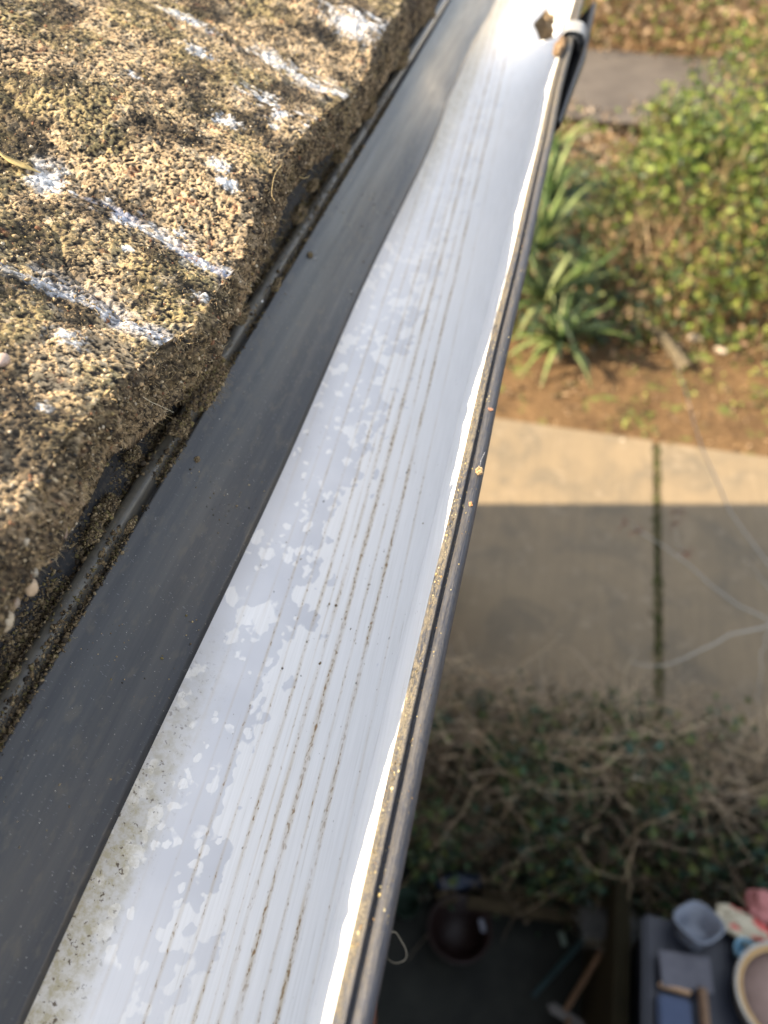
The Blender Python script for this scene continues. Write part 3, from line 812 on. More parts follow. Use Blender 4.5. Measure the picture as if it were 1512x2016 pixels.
# scattered specks on the smooth part of the tray
n = 1100; xx = RNG.uniform(-.1165, -.093, n); yy = RNG.uniform(.01, .45, n); ok = fbm(np.stack([xx, yy, yy * 0], 1), 60, 2, 7) > .47; xx, yy = xx[ok], yy[ok]
zz = np.interp(xx, tp[:, 0], tp[:, 1]); n = len(xx)
V, T, C = crumbs(np.stack([xx, yy, zz + CZ], 1), np.clip(RNG.lognormal(-8.6, .5, n), .00006, .0005), pal(n, PEAT + [(.4, .3, .15), (.5, .48, .42)]))
tag(link('tray_specks', np_mesh('tray_specks', V, None, C, T), M_GRIT, None, False), 'tiny dirt specks scattered over the smooth dark tray', 'dirt', None, 'stuff')
# grains in the gutter, thickest along the stain lines and the tray edge
P = []; Cn = []
def floor_z(x): return cz - np.sqrt(np.clip(R * R - (x - cx) ** 2, 1e-9, None))
n = 900
ln = np.array([l[0] for l in lines]); wt = np.array([l[1] for l in lines]) ** 2; wt /= wt.sum()
li = RNG.choice(len(ln), n, p=wt); yy = RNG.uniform(.0, .6, n) ** 1.0
xx = ln[li] + RNG.normal(0, .0004, n) - .045 * (yy - .15)
ok = (fbm(np.stack([xx * .2, yy, yy * 0], 1), 90, 3, 99) > .5) & (xx > -.1) & (xx < -.03); xx, yy = xx[ok], yy[ok]
n2_ = 420; y2 = np.abs(RNG.normal(0, .06, n2_)) + .0; x2 = -.0925 + np.abs(RNG.normal(0, .0030, n2_)); ok = fbm(np.stack([x2, y2, y2 * 0], 1), 120, 2, 9) > .48
n3_ = 160; x3 = RNG.uniform(-.09, -.03, n3_); y3 = RNG.uniform(0, .35, n3_)
xx = np.concatenate([xx, x2[ok], x3]); yy = np.concatenate([yy, y2[ok], y3]); n = len(xx)
S = np.clip(RNG.lognormal(-8.85, .5, n), .00005, .00045)
V, T, C = crumbs(np.stack([xx, yy, floor_z(xx) + CZ], 1), S, pal(n, [(.16, .11, .05), (.24, .17, .08), (.06, .045, .03), (.30, .22, .11)]), (1, 1.5, .6))
tag(link('gutter_grit', np_mesh('gutter_grit', V, None, C, T), M_GRIT, None, False), 'brown grit dried in lines along the white gutter floor', 'dirt', None, 'stuff')
# yellowish grit on the black lip
n = 3200; yy = RNG.uniform(-.02, .62, n); ch = RNG.random(n)
xx = np.where(ch < .6, RNG.normal(-.0176, .0007, n), np.where(ch < .88, RNG.normal(-.0151, .0003, n), RNG.normal(-.0128, .0009, n)))
xx = np.clip(xx, -.0189, -.0109)
xxw = xx + .0003 * np.sin(yy * 17 + 1) + .0002 * np.sin(yy * 41) + .02 * np.clip(yy - .5, 0, .3) ** 2
lp = chaikin(lip, 1); o_ = np.argsort(lp[:, 0]); zz = np.interp(xx, [-.0189, -.0182, -.0170, -.0163, -.0156, -.0152, -.0143, -.0134, -.0121, -.0111, -.0105], [-.1896, -.1889, -.1888, -.1884, -.1895, -.1899, -.1883, -.1876, -.1876, -.1883, -.1895]) + .0005 * np.sin(yy * 23)
S = np.clip(RNG.lognormal(-8.95, .5, n), .00005, .00045)
kp = vnoise(np.stack([xx * 2, yy, yy * 0], 1), 160, 5) + RNG.uniform(-.25, .25, n) > .5
xxw, yy, zz, S, n = xxw[kp], yy[kp], zz[kp], S[kp], int(kp.sum())
V, T, C = crumbs(np.stack([xxw, yy, zz + CZ], 1), S, pal(n, [(.36, .28, .13), (.17, .13, .07), (.50, .43, .24), (.08, .065, .045), (.24, .15, .07)]), (1, 1.3, .8))
tag(link('lip_grit', np_mesh('lip_grit', V, None, C, T), M_GRIT, None, False), 'yellow and brown grit stuck along the black gutter lip', 'dirt', None, 'stuff')
SAND = [(.50, .34, .17), (.36, .23, .12), (.62, .46, .26), (.24, .15, .08)]
p = at(944, 927, CZ - .1868); lump('dirt_lump', tuple(p), .0010, 5, SAND, 'sandy dirt lump perched on the outer bead of the black lip', 'dirt', None, (1, 1.1, .9), 3, 260, 12)
p = at(927, 992, CZ - .1877); lump('dirt_lump', tuple(p), .0005, 8, [(.5, .26, .12), (.4, .22, .1)], 'tiny orange crumb on the lip just below the sandy lump', 'dirt', None, (1, 1.6, .6), 2, 60, 0)
p = at(966, 806, CZ - .1877); lump('dirt_lump', tuple(p), .00055, 9, [(.3, .15, .1), (.4, .22, .14)], 'reddish crumb on the lip above the sandy lump', 'dirt', None, (1.3, .8, .6), 2, 60, 0)
p = at(240, 1568, CZ - .2325); p = on_tray(238, 1568) or on_floor(240, 1568); lump('dirt_lump', tuple(p), .0006, 11, [(.05, .035, .02), (.09, .06, .03)], 'black dirt spot on the grimy white edge beside the tray', 'dirt', None, (1, 1.2, .5), 2, 80, 0)
p = on_floor(130, 1890); lump('dirt_lump', tuple(p), .0006, 12, [(.05, .035, .02), (.09, .06, .03)], 'black dirt spot nearest the lower left of the white gutter', 'dirt', None, (1, 1.8, .4), 2, 80, 0)
p = at(1100, 40, CZ - .184); lump('moss_clump', (p.x - .010, p.y, p.z - .004), .0070, 61, [(.26, .18, .10), (.18, .12, .07), (.36, .27, .17), (.10, .07, .045)], 'brown moss ball sitting inside the gutter by the pale clip', 'moss', None, (1, 1.2, 1.1), 4, 1500, 200)
p = at(1112, 60, CZ - .184); lump('moss_clump', (p.x - .001, p.y - .03, CZ - .1865), .0042, 66, [(.24, .16, .09), (.17, .11, .06)], 'sandy moss smear on the lip beside the pale clip', 'moss', None, (.8, 4.5, .6), 4, 900, 40)

# leaf, straws and hairs
def ribbon(name, pts, widths, nrm_, thick, mat, parent=None, col=(.6, .42, .18)):
    pts = np.array([tuple(p) for p in pts]); k = len(pts); tt = np.gradient(pts, axis=0); tt /= np.linalg.norm(tt, axis=1)[:, None]
    s_ = np.cross(tt, np.array(nrm_)); s_ /= np.linalg.norm(s_, axis=1)[:, None]; up_ = np.cross(s_, tt)
    w_ = np.array(widths)[:, None]
    A = pts - s_ * w_ + up_ * w_ * .35; B = pts; C_ = pts + s_ * w_ + up_ * w_ * .35; D_ = pts - up_ * thick
    V = np.vstack([A, B, C_, D_]); Fq = []
    for r0, r1 in ((0, 1), (1, 2), (2, 3), (3, 0)):
        for j in range(k - 1): Fq.append((r0 * k + j, r0 * k + j + 1, r1 * k + j + 1, r1 * k + j))
    c = np.tile(np.array(col), (len(V), 1)) * RNG.uniform(.85, 1.1, (len(V), 1))
    return link(name, np_mesh(name, V, Fq, c), mat, parent)
def roof_pt(px, py, lift=.0):
    for i in range(900):
        z = -.06 - i * .0001; p = at(px, py, CZ + z)
        zt_ = float(ztop(np.array([p.y]))[0]) + SL * max(0, -.1068 - p.x)
        if z <= zt_ + lift: return p
    return at(px, py, CZ - .13)
pts = [roof_pt(-14, 285, .003), roof_pt(4, 306, .003), roof_pt(22, 318, .002), roof_pt(45, 328, .0025), roof_pt(62, 334, .0015), roof_pt(80, 340, .0008)]
ri = ribbon('dry_leaf', pts, [.0006, .0005, .0013, .0014, .0008, .0001], (.3, -.1, .95), .0002, M_LEAF, None, (.68, .50, .20)); tag(ri, 'curled yellow dry leaf lying in a hollow of the tile', 'leaf')
def straw(pix, z_or_fn, r, col, label, cat='straw', name='straw'):
    if len(pix) > 3: pix = chaikin(pix, 3)
    pts = np.array([tuple(z_or_fn(*q)) for q in pix]); 
    o = link(name, (lambda a: np_mesh(name, a[0], a[1], a[2]))(strand_mesh([pts], [r], [col], 5)), M_GRIT); tag(o, label, cat); return o
rp = lambda a, b: roof_pt(a, b, .0022)
straw([(282, 782), (298, 792), (318, 800), (342, 812)], lambda a, b: at(a, b, CZ - .139), .00009, (.75, .66, .45), 'pale straw poking out over the tile front near the moss gap')
straw([(215, 716), (235, 716), (262, 723)], rp, .00008, (.65, .52, .32), 'thin tan straw lying near the lip of the middle tile')
straw([(555, 325), (541, 340), (536, 365), (534, 385), (541, 396)], lambda a, b: at(a, b, CZ - .127), .00009, (.62, .46, .22), 'curved golden hair of grass looping off the tile lip', 'grass')
straw([(590, 348), (598, 352), (605, 349), (610, 345)], lambda a, b: at(a, b, CZ - .142), .00018, (.62, .46, .2), 'short yellow curl poking from under the middle tile', 'grass')
straw([(650, 790), (662, 760)], lambda a, b: on_floor(a, b) or at(a, b, CZ - .24), .00005, (.5, .4, .25), 'hair thin scrap on the white gutter floor', 'straw')
straw([(766, 1838), (778, 1832), (790, 1852), (801, 1872), (800, 1890), (780, 1898), (764, 1890), (758, 1875)], lambda a, b: at(a, b, CZ - .199), .00016, (.22, .19, .14), 'pale loop of root fibre hanging outside the lip at the bottom', 'fibre', 'root_fibre')
straw([(955, 890), (947, 905), (945, 918)], lambda a, b: at(a, b, CZ - .1868), .00005, (.6, .6, .62), 'white hair caught on the lip above the sandy lump', 'hair', 'hair')
p = on_tray(516, 593)
if p: v, f = ico_sub(2); o = link('white_bead', np_mesh('white_bead', v * .00045 * np.array([1, 1.4, 1]) + np.array(p), None, np.full((len(v), 3), .8), f), M_PEBC); tag(o, 'tiny white bead of grit beside the tray groove', 'bead')

# ------------------------------------------------------------------ plants
def leaves(centres, size, cols, flat=.0, asp=.55, var=.25, droop=0):
    """bent four-point leaves, one mesh"""
    n = len(centres); R3 = rot_mats(n)
    if flat:
        up_ = R3[:, :, 2]; up_ = up_ * (1 - flat) + np.array([0, 0, 1]) * flat; up_ /= np.linalg.norm(up_, axis=1)[:, None]
        a = np.cross(up_, R3[:, :, 0]); a /= np.linalg.norm(a, axis=1)[:, None]; b = np.cross(up_, a); R3 = np.stack([a, b, up_], 2)
    s = size * RNG.uniform(.5, 1.3, (n, 1, 1))
    base = np.array([(-1, 0, 0), (-.1, -asp, .22), (1, 0, -.1), (-.1, asp, .22), (-.1, 0, 0)])
    L = np.einsum('nij,kj->nki', R3, base) * s; V = (L + centres[:, None, :]).reshape(-1, 3)
    tri = np.array([(0, 1, 4), (1, 2, 4), (2, 3, 4), (3, 0, 4)]); T = (tri[None] + (np.arange(n) * 5)[:, None, None]).reshape(-1, 3)
    c = pal(n, cols, var); return V, T, np.repeat(c, 5, 0)

def mass(cl, per, spread, sizes=None):
    cl = np.asarray(cl); n = len(cl)
    P = np.repeat(cl, per, 0) + RNG.normal(size=(n * per, 3)) * np.asarray(spread); return P

GREEN_L = [(.11, .155, .025), (.17, .22, .035), (.06, .10, .02), (.24, .27, .055), (.03, .055, .016), (.15, .12, .04), (.045, .065, .03)]
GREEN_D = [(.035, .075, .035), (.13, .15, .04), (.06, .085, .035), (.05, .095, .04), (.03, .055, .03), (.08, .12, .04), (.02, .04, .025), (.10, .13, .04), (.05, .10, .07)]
DRY = [(.22, .14, .07), (.28, .185, .10), (.15, .09, .045), (.10, .065, .035), (.34, .24, .14)]
DRYG = [(.30, .23, .16), (.38, .30, .21), (.20, .15, .10), (.14, .11, .08)]

# bramble bank beyond the path, in the sun
br = empty('bramble_bank', (1.6, 6.3, 0)); tag(br, 'sunlit bramble and ivy bank with lime green leaves over dry brown canes', 'bramble')
def hb(x, y):
    h = 1.1 * sst(y, 5.15, 6.3) * (1 - sst(y, 7.3, 8.1)) * sst(x, .08 + .10 * (y - 5.5), .75)
    return h * (.55 + .75 * vnoise(np.stack([x, y, x * 0], 1), 1.9, 3))
n = 2300; cxs = RNG.uniform(-.1, 4.2, n); cys = RNG.uniform(5.3, 8.1, n); h = hb(cxs, cys); nz_ = vnoise(np.stack([cxs, cys, cxs * 0], 1), 2.6, 8)
k = (h > .12) & (nz_ > .33); cen = np.stack([cxs, cys, h * RNG.uniform(.72, 1.08, n)], 1)[k]
cen = cen[(cen[:, 1] > 5.6) | (RNG.random(len(cen)) < .45)]
P = mass(cen, 16, (.085, .085, .06)); V, T, C = leaves(P, .032, GREEN_L, .45)
tag(link('foliage', np_mesh('foliage', V, None, C, T), M_LEAF, br, False), 'lime green and olive leaves over the top', None, None, 'stuff')
n = 700; xs_ = RNG.uniform(-.1, 4.2, n); ys_ = RNG.uniform(5.2, 7.8, n); h = hb(xs_, ys_)
P = mass(np.stack([xs_, ys_, h * RNG.uniform(.1, .9, n)], 1)[h > .1], 10, (.1, .1, .07)); V, T, C = leaves(P, .030, DRY + GREEN_D[:3] + [(.05, .05, .02)], .2)
tag(link('dead_leaves', np_mesh('dead_leaves', V, None, C, T), M_LEAF, br, False), 'brown dead leaves in the lower part', None, None, 'stuff')
paths, rad = [], []
for _ in range(950):
    x = RNG.uniform(.15, 4.0); y = RNG.uniform(5.1, 7.6); hh = float(hb(np.array([x]), np.array([y]))[0])
    if hh < .06: continue
    if RNG.random() < .6: p0 = (x, y, hh * RNG.uniform(.7, 1.05)); d = (RNG.normal() * .5, -.5 + RNG.normal() * .3, -.6)
    else: p0 = (x, y, .03); d = (RNG.normal() * .6, RNG.normal() * .5, 1)
    paths.append(wander(p0, d, RNG.uniform(.3, .9), 8, .22, .02)); rad.append(RNG.uniform(.002, .007))
V, Fq, C = strand_mesh(paths, rad, pal(len(paths), DRY + [(.45, .33, .18), (.30, .19, .09)]))
tag(link('dry_canes', np_mesh('dry_canes', V, Fq, C), M_STEM, br), 'tangled dry canes and stems', None, None, 'stuff')

# dry bracken at the very back
bk = empty('bracken_bank', (1, 13, .2)); tag(bk, 'brown bracken and green weeds behind the grey path', 'bracken')
n = 1300; cen = np.stack([RNG.uniform(-4, 8, n), RNG.uniform(11.7, 15.5, n), RNG.uniform(.15, .7, n)], 1); cen[:, 2] += np.clip(cen[:, 1] - 12, 0, 9) * .12
P = mass(cen, 14, (.16, .16, .12)); V, T, C = leaves(P, .05, DRY + DRY + GREEN_L[:3] + [(.30, .19, .10)], .3)
tag(link('foliage', np_mesh('foliage', V, None, C, T), M_LEAF, bk, False), None, None, None, 'stuff')
n = 520; cen = np.stack([RNG.uniform(1.2, 4.2, n), RNG.uniform(8.4, 11.8, n), RNG.uniform(.1, .6, n)], 1); cen = cen[cen[:, 0] > 1.75 - .45 * np.abs(cen[:, 1] - 10.5)]
P = mass(cen, 16, (.12, .12, .08)); V, T, C = leaves(P, .04, GREEN_L + DRY[:2], .3)
wd = empty('weed_patch', (2, 9.6, 0)); tag(wd, 'green weeds growing at the right end of the grey path', 'weeds')
tag(link('foliage', np_mesh('foliage', V, None, C, T), M_LEAF, wd, False), None, None, None, 'stuff')
n = 260; cen = np.stack([RNG.uniform(-1.5, 3, n), RNG.uniform(8.1, 9.75, n), np.full(n, .16)], 1); P = mass(cen, 12, (.14, .12, .04)); V, T, C = leaves(P, .035, DRY + DRYG + GREEN_L[:2], .5)
tag(link('leaf_litter', np_mesh('leaf_litter', V, None, C, T), M_LEAF, None, False), 'leaf litter in front of the grey path', 'litter', None, 'stuff')

# strap-leaved plant by the gutter side
cd = empty('strap_leaf_plant', (.05, 5.1, 0)); tag(cd, 'strap leaved green plant fanning out beside the bramble bank', 'plant')
def strap(p0, az, el, L, w, col):
    d = np.array([math.cos(az) * math.cos(el), math.sin(az) * math.cos(el), math.sin(el)]); p = np.array(p0, float); pts = [p.copy()]
    for q in range(9):
        d = d + np.array([0, 0, -.10 - .05 * q * (1 - el / 2)]) * .55; d /= np.linalg.norm(d); p = p + d * L / 9; p[2] = max(p[2], .06); pts.append(p.copy())
    ww = [w * .5, w * .8, w, w, w * .95, w * .85, w * .7, w * .5, w * .3, .001]
    side = (-math.sin(az), math.cos(az), 0); nn = np.cross(side, d) 
    r_ = ribbon('strap_leaf', pts, ww, (math.cos(az) * -.4, math.sin(az) * -.4, 1), .002, M_LEAF, cd, col); return r_
CORD = [(.08, .14, .035), (.14, .20, .05), (.20, .25, .08), (.04, .075, .025), (.15, .20, .065), (.24, .27, .11), (.03, .055, .022), (.03, .05, .02)]
crowns = [(.02, 5.25, .25, 30, .62), (-.10, 5.75, .40, 26, .62), (.16, 4.98, .12, 20, .50), (-.10, 6.35, .50, 22, .6), (-.12, 7.2, .55, 14, .6), (.22, 5.5, .2, 16, .5)]
for (x, y, z, nn_, L) in crowns:
    for q in range(int(nn_ * 1.7)):
        strap((x, y, z + .06), rnd.uniform(0, 2 * math.pi), rnd.uniform(.25, 1.4), L * rnd.uniform(.6, 1.1), rnd.uniform(.013, .026), rnd.choice(CORD))
    tube_obj('stem', [(x, y, 0), (x + .01, y, z * .5), (x, y, z + .02)], .03, M_STEMP if 'M_STEMP' in globals() else simple('plant_stem', (.12, .09, .05), (.2, .15, .08), 40), cd, 8)

ug = empty('undergrowth', (.2, 6.2, 0)); tag(ug, 'dark low undergrowth between the strap leaved plant and the bramble bank', 'undergrowth')
n = 520; cen = np.stack([RNG.uniform(-.7, .75, n), RNG.uniform(5.15, 8.0, n), np.abs(RNG.normal(0, .12, n)) + .05], 1)
P = mass(cen, 14, (.09, .09, .05)); V, T, C = leaves(P, .032, GREEN_D + DRY[:3] + [(.05, .04, .02), (.04, .05, .02)], .3)
tag(link('foliage', np_mesh('foliage', V, None, C, T), M_LEAF, ug, False), None, None, None, 'stuff')
# half buried old branch by the plant
M_BARK = simple('old_bark', (.07, .055, .035), (.13, .105, .065), 30, .9, .2, .7, .01)
a, b = at(1350, 725, .06), at(1232, 590, .20)
fb = tube_obj('fallen_branch', [tuple(a + (b - a) * k + Vector((0, 0, .03 * math.sin(k * 5)))) for k in np.linspace(0, 1, 8)], np.linspace(.05, .03, 8), M_BARK, None, 10)
tag(fb, 'thick weathered branch lying on the soil in front of the brambles', 'branch')
# weeds on verge
n = 240; cen = np.stack([RNG.uniform(-.4, 3, n), RNG.uniform(4.25, 5.3, n), np.full(n, .06)], 1); k = vnoise(cen, 2.2, 5) > .5; P = mass(cen[k], 9, (.05, .05, .02)); V, T, C = leaves(P, .018, GREEN_L, .5)
tag(link('verge_weeds', np_mesh('verge_weeds', V, None, C, T), M_LEAF, None, False), 'small green weeds dotted over the orange soil verge', 'weeds', None, 'stuff')
n = 240; cen = np.stack([RNG.uniform(-.4, 3, n), RNG.uniform(4.22, 5.6, n), np.full(n, .055)], 1); P = mass(cen, 4, (.08, .08, .012)); V, T, C = leaves(P, .022, DRY[:4] + [(.20, .13, .06)], .6)
tag(link('fallen_leaves', np_mesh('fallen_leaves', V, None, C, T), M_LEAF, None, False), 'brown fallen leaves on the soil verge', 'leaves', None, 'stuff')
M_ROCK = simple('pale_rock', (.33, .27, .2), (.48, .40, .30), 14, .8, .2, .4, .01)
for (px, py, r, lab) in ((1370, 665, .05, 'pale stone on the verge just right of the fallen branch'), (1420, 690, .04, 'smaller pale stone at the right side of the verge'), (1225, 868, .022, 'little stone lying on the far edge of the path')):
    v, f = ico_sub(2); p = at(px, py, .05); V = v * r * np.array([1.3, .9, .55]) * (1 + (fbm(v + px, 1.5, 2, 3) - .5) * .6)[:, None] + np.array(p)
    tag(link('stone', np_mesh('stone', V, None, None, f), M_ROCK), lab, 'stone', 'stones on the verge')

# ivy hedge close by, in the shade of the house
hg = empty('ivy_hedge', (.6, 1.6, 0)); tag(hg, 'shaded ivy hedge topped with dry beige stems between the path and the yard', 'hedge')
def hh_(x, y): 
    base = .86 * (1 - sst(x, 3.0, 3.5)); prof_ = sst(y, 1.10 - .05 * x, 1.36) * (1 - sst(y, 1.66 + .02 * x, 1.95)); return base * prof_ * (.86 + .28 * vnoise(np.stack([x, y, x * 0], 1), 3.0, 4))
n = 2500; xs_ = RNG.uniform(-.16, 3.2, n); ys_ = RNG.uniform(1.06, 1.92, n); h = hh_(xs_, ys_); nz_ = vnoise(np.stack([xs_, ys_, h], 1), 5, 8)
k = (h > .1) & (nz_ > .42); cen = np.stack([xs_, ys_, h * np.where(RNG.random(n) < .55, RNG.uniform(.75, 1.03, n), RNG.uniform(.1, .9, n))], 1)[k]
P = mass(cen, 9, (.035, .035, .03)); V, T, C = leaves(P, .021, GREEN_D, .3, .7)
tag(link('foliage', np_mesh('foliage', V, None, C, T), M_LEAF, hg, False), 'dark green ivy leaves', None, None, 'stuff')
n = 1500; xs_ = RNG.uniform(-.16, 3.2, n); ys_ = RNG.uniform(1.15, 1.85, n); h = hh_(xs_, ys_)
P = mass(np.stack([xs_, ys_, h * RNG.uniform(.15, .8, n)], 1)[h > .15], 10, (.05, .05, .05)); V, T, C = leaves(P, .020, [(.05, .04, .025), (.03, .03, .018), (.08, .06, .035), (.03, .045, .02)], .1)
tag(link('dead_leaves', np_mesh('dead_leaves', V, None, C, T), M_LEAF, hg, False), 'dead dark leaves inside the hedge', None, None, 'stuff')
paths, rad, cc = [], [], []
for _ in range(4200):
    x = RNG.uniform(-.16, 2.6); y = RNG.uniform(1.12, 1.9) if RNG.random() < .45 else RNG.uniform(1.42, 1.86); hv = float(hh_(np.array([x]), np.array([y]))[0])
    if hv < .12: continue
    top = RNG.random() < .68
    z = hv * (RNG.uniform(.85, 1.08) if top else RNG.uniform(.3, .9))
    d = (RNG.normal(), RNG.normal() * .7, RNG.normal() * .35 + (.1 if top else -.35))
    paths.append(wander((x, y, z), d, RNG.uniform(.08, .38), 7, .33, .06)); rad.append(RNG.uniform(.0010, .0030))
V, Fq, C = strand_mesh(paths, rad, pal(len(paths), DRYG + [(.44, .33, .20), (.50, .39, .25), (.36, .26, .15)]))
tag(link('dry_stems', np_mesh('dry_stems', V, Fq, C), M_STEM, hg), 'tangle of dry beige stems', None, None, 'stuff')

# bare shrub whose pale branches reach over the path from the right
M_PALEB = simple('pale_bark', (.27, .25, .21), (.36, .335, .28), 60, .8, .2, .4, .003)
sh = empty('bare_shrub', tuple(at(1560, 1250, .1).to_2d()) + (0,)); tag(sh, 'leafless shrub with pale grey branches reaching over the path', 'shrub')
node = at(1512, 1215, 1.2)
def pth(pix, z0, z1, n=12, jit=.006):
    out = []; m = len(pix) - 1
    for i in range(n):
        s = i / (n - 1) * m; k_ = min(int(s), m - 1); f_ = s - k_
        px = pix[k_][0] * (1 - f_) + pix[k_ + 1][0] * f_; py = pix[k_][1] * (1 - f_) + pix[k_ + 1][1] * f_
        out.append(tuple(at(px, py, z0 + (z1 - z0) * i / (n - 1)) + Vector([rnd.uniform(-jit, jit) for _ in range(3)])))
    return out
base_ = sh.location
BR = [([(1700, 1400), (1600, 1290), (1520, 1222), (1430, 1180), (1340, 1095), (1260, 1045), (1235, 1030)], .75, 1.35, .011, .003),
      ([(1530, 1225), (1450, 1245), (1360, 1290), (1300, 1312), (1245, 1305)], 1.1, 1.2, .009, .0025),
      ([(1640, 1330), (1560, 1180), (1500, 1100), (1420, 975), (1380, 870), (1345, 770), (1325, 700)], .9, 1.75, .010, .003),
      ([(1520, 1215), (1500, 1290), (1490, 1390)], 1.1, 1.0, .006, .002),
      ([(1600, 1280), (1540, 1200), (1495, 1130), (1465, 1100)], 1.0, 1.3, .006, .002),
      ([(1340, 1095), (1330, 1050), (1332, 1005)], 1.3, 1.36, .003, .0015)]
for pix, z0, z1, r0, r1 in BR:
    q = pth(pix, z0, z1); tube_obj('branch', q, np.linspace(r0, r1, len(q)) * .50, M_PALEB, sh, 7)
b0 = at(1700, 1400, .75)
tube_obj('trunk', [(b0.x + .05, b0.y + .02, 0), (b0.x + .02, b0.y, .4), tuple(b0)], np.array([.03, .022, .014]), M_BARK, sh, 8)
M_BUD = simple('red_buds', (.20, .05, .03), (.28, .09, .05), 100)
paths = []
for px, py in ((1332, 1008), (1228, 1028), (1258, 1045), (1350, 1090), (1330, 1030)):
    c = at(px, py, 1.35)
    for _ in range(7): paths.append(wander(c, RNG.normal(size=3) + np.array([0, 0, .4]), RNG.uniform(.02, .05), 4, .3))
V, Fq, C = strand_mesh(paths, [.0025] * len(paths), pal(len(paths), [(.24, .09, .06), (.18, .10, .07)])); tag(link('bud_twigs', np_mesh('bud_twigs', V, Fq, C), M_STEM, sh), None, None, None, 'stuff')

# ------------------------------------------------------------------ things in the yard
M_WOOD = simple('wood_handle', (.12, .072, .04), (.17, .105, .062), 40, .6, .3, .2, .001)
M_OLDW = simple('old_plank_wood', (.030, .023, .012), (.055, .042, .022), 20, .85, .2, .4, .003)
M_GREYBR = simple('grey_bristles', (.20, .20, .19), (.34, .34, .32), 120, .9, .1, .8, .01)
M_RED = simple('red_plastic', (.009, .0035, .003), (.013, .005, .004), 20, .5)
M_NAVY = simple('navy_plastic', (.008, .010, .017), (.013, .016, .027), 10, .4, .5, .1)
M_TEAL = simple('teal_metal', (.008, .022, .026), (.01, .032, .034), 20, .45)
def rod(name, a, b, r, mat, parent=None, sides=12, r2=None):
    a = Vector(a); b = Vector(b); q = [tuple(a.lerp(b, k)) for k in np.linspace(0, 1, 5)]
    return tube_obj(name, q, np.linspace(r, r2 if r2 is not None else r, 5), mat, parent, sides)
# long broom leaning, grey head up
h0 = at(1110, 1995, .10); h1 = at(1195, 1855, .42)
bm_ = empty('broom', tuple(h0)); tag(bm_, 'broom with a fluffy grey head, its wooden handle running down to the dark yard', 'broom')
rod('handle', h0, h1, .011, M_WOOD, bm_)
# bristle head
paths = []; hc = np.array(at(1203, 1835, .45))
for _ in range(900):
    s_ = RNG.uniform(-.085, .085); p = hc + np.array([s_, -.03, -.02 + RNG.normal() * .01]) + np.array([0, RNG.normal() * .015, 0])
    paths.append(wander(p, (s_ * 2.2 + RNG.normal() * .15, .9 + RNG.normal() * .15, .35 + RNG.normal() * .25), RNG.uniform(.07, .10), 3, .12))
V, Fq, C = strand_mesh(paths, [.0016] * len(paths), pal(len(paths), [(.10, .10, .095), (.15, .15, .14), (.07, .07, .065)])); tag(link('bristles', np_mesh('bristles', V, Fq, C), M_STEM, bm_), None, None, None, 'stuff')
box('head_block', (hc[0], hc[1] - .035, hc[2] - .015), (.17, .03, .03), M_OLDW, bm_, .1)
# squeegee / short brush with white head
a, b = at(1080, 1978, .12), at(1160, 2030, .10)
hb_ = empty('hand_brush', tuple(a)); tag(hb_, 'short brush with a dirty white bar head lying across the broom handle', 'brush')
c_ = (a + b) / 2; ang = math.atan2(b.y - a.y, b.x - a.x); box('brush_head', tuple(c_), ((b - a).length, .035, .03), simple('dirty_white', (.13, .13, .125), (.20, .195, .185), 30), hb_, ang, .012)
rod('handle', c_ + Vector((0, 0, .012)), at(1100, 2120, .08), .010, M_WOOD, hb_)
rod('teal_pole', at(1050, 1960, .06), at(1215, 1775, .50), .010, M_TEAL); bpy.data.objects['teal_pole']['label'] = 'thin dark teal pole slanting across the dark yard behind the broom'; bpy.data.objects['teal_pole']['category'] = 'pole'
# planks
for (p0, p1, z, w_, lab) in (((920, 1776), (1150, 1810), .16, .045, 'long old timber batten on the dark ground, the nearer and brighter one'), ((955, 1762), (1185, 1772), .13, .04, 'second old timber batten just behind the brighter one'), ((860, 1772), (900, 1760), .14, .05, 'stub of brown timber left of the battens')):
    a, b = at(*p0, z), at(*p1, z); ang = math.atan2(b.y - a.y, b.x - a.x)
    o = box('timber_batten', tuple((a + b) / 2), ((b - a).length, w_, .03), M_OLDW, None, ang, .003); tag(o, lab, 'batten', 'timber battens in the yard')
# blue bag, red basin
v, f = ico_sub(3); p = at(905, 1735, .14); V = v * np.array([.10, .035, .04]) * (1 + (fbm(v, 2, 3, 3) - .5) * .7)[:, None]
V = V @ np.array(Matrix.Rotation(.3, 3, 'Z')).T + np.array(p); tag(link('plastic_bag', np_mesh('plastic_bag', V, None, None, f), simple('blue_plastic', (.008, .014, .03), (.012, .022, .045), 20, .4)), 'crumpled dark blue plastic bag at the foot of the hedge', 'bag')
tag(lathe('bucket', [(.0, .005), (.09, .005), (.12, .15), (.128, .155), (.122, .16), (.112, .155), (.085, .012), (0, .012)], tuple(at(900, 1850, .0)), M_RED, None, 32), 'low dark red bucket standing in the deep shade', 'bucket')
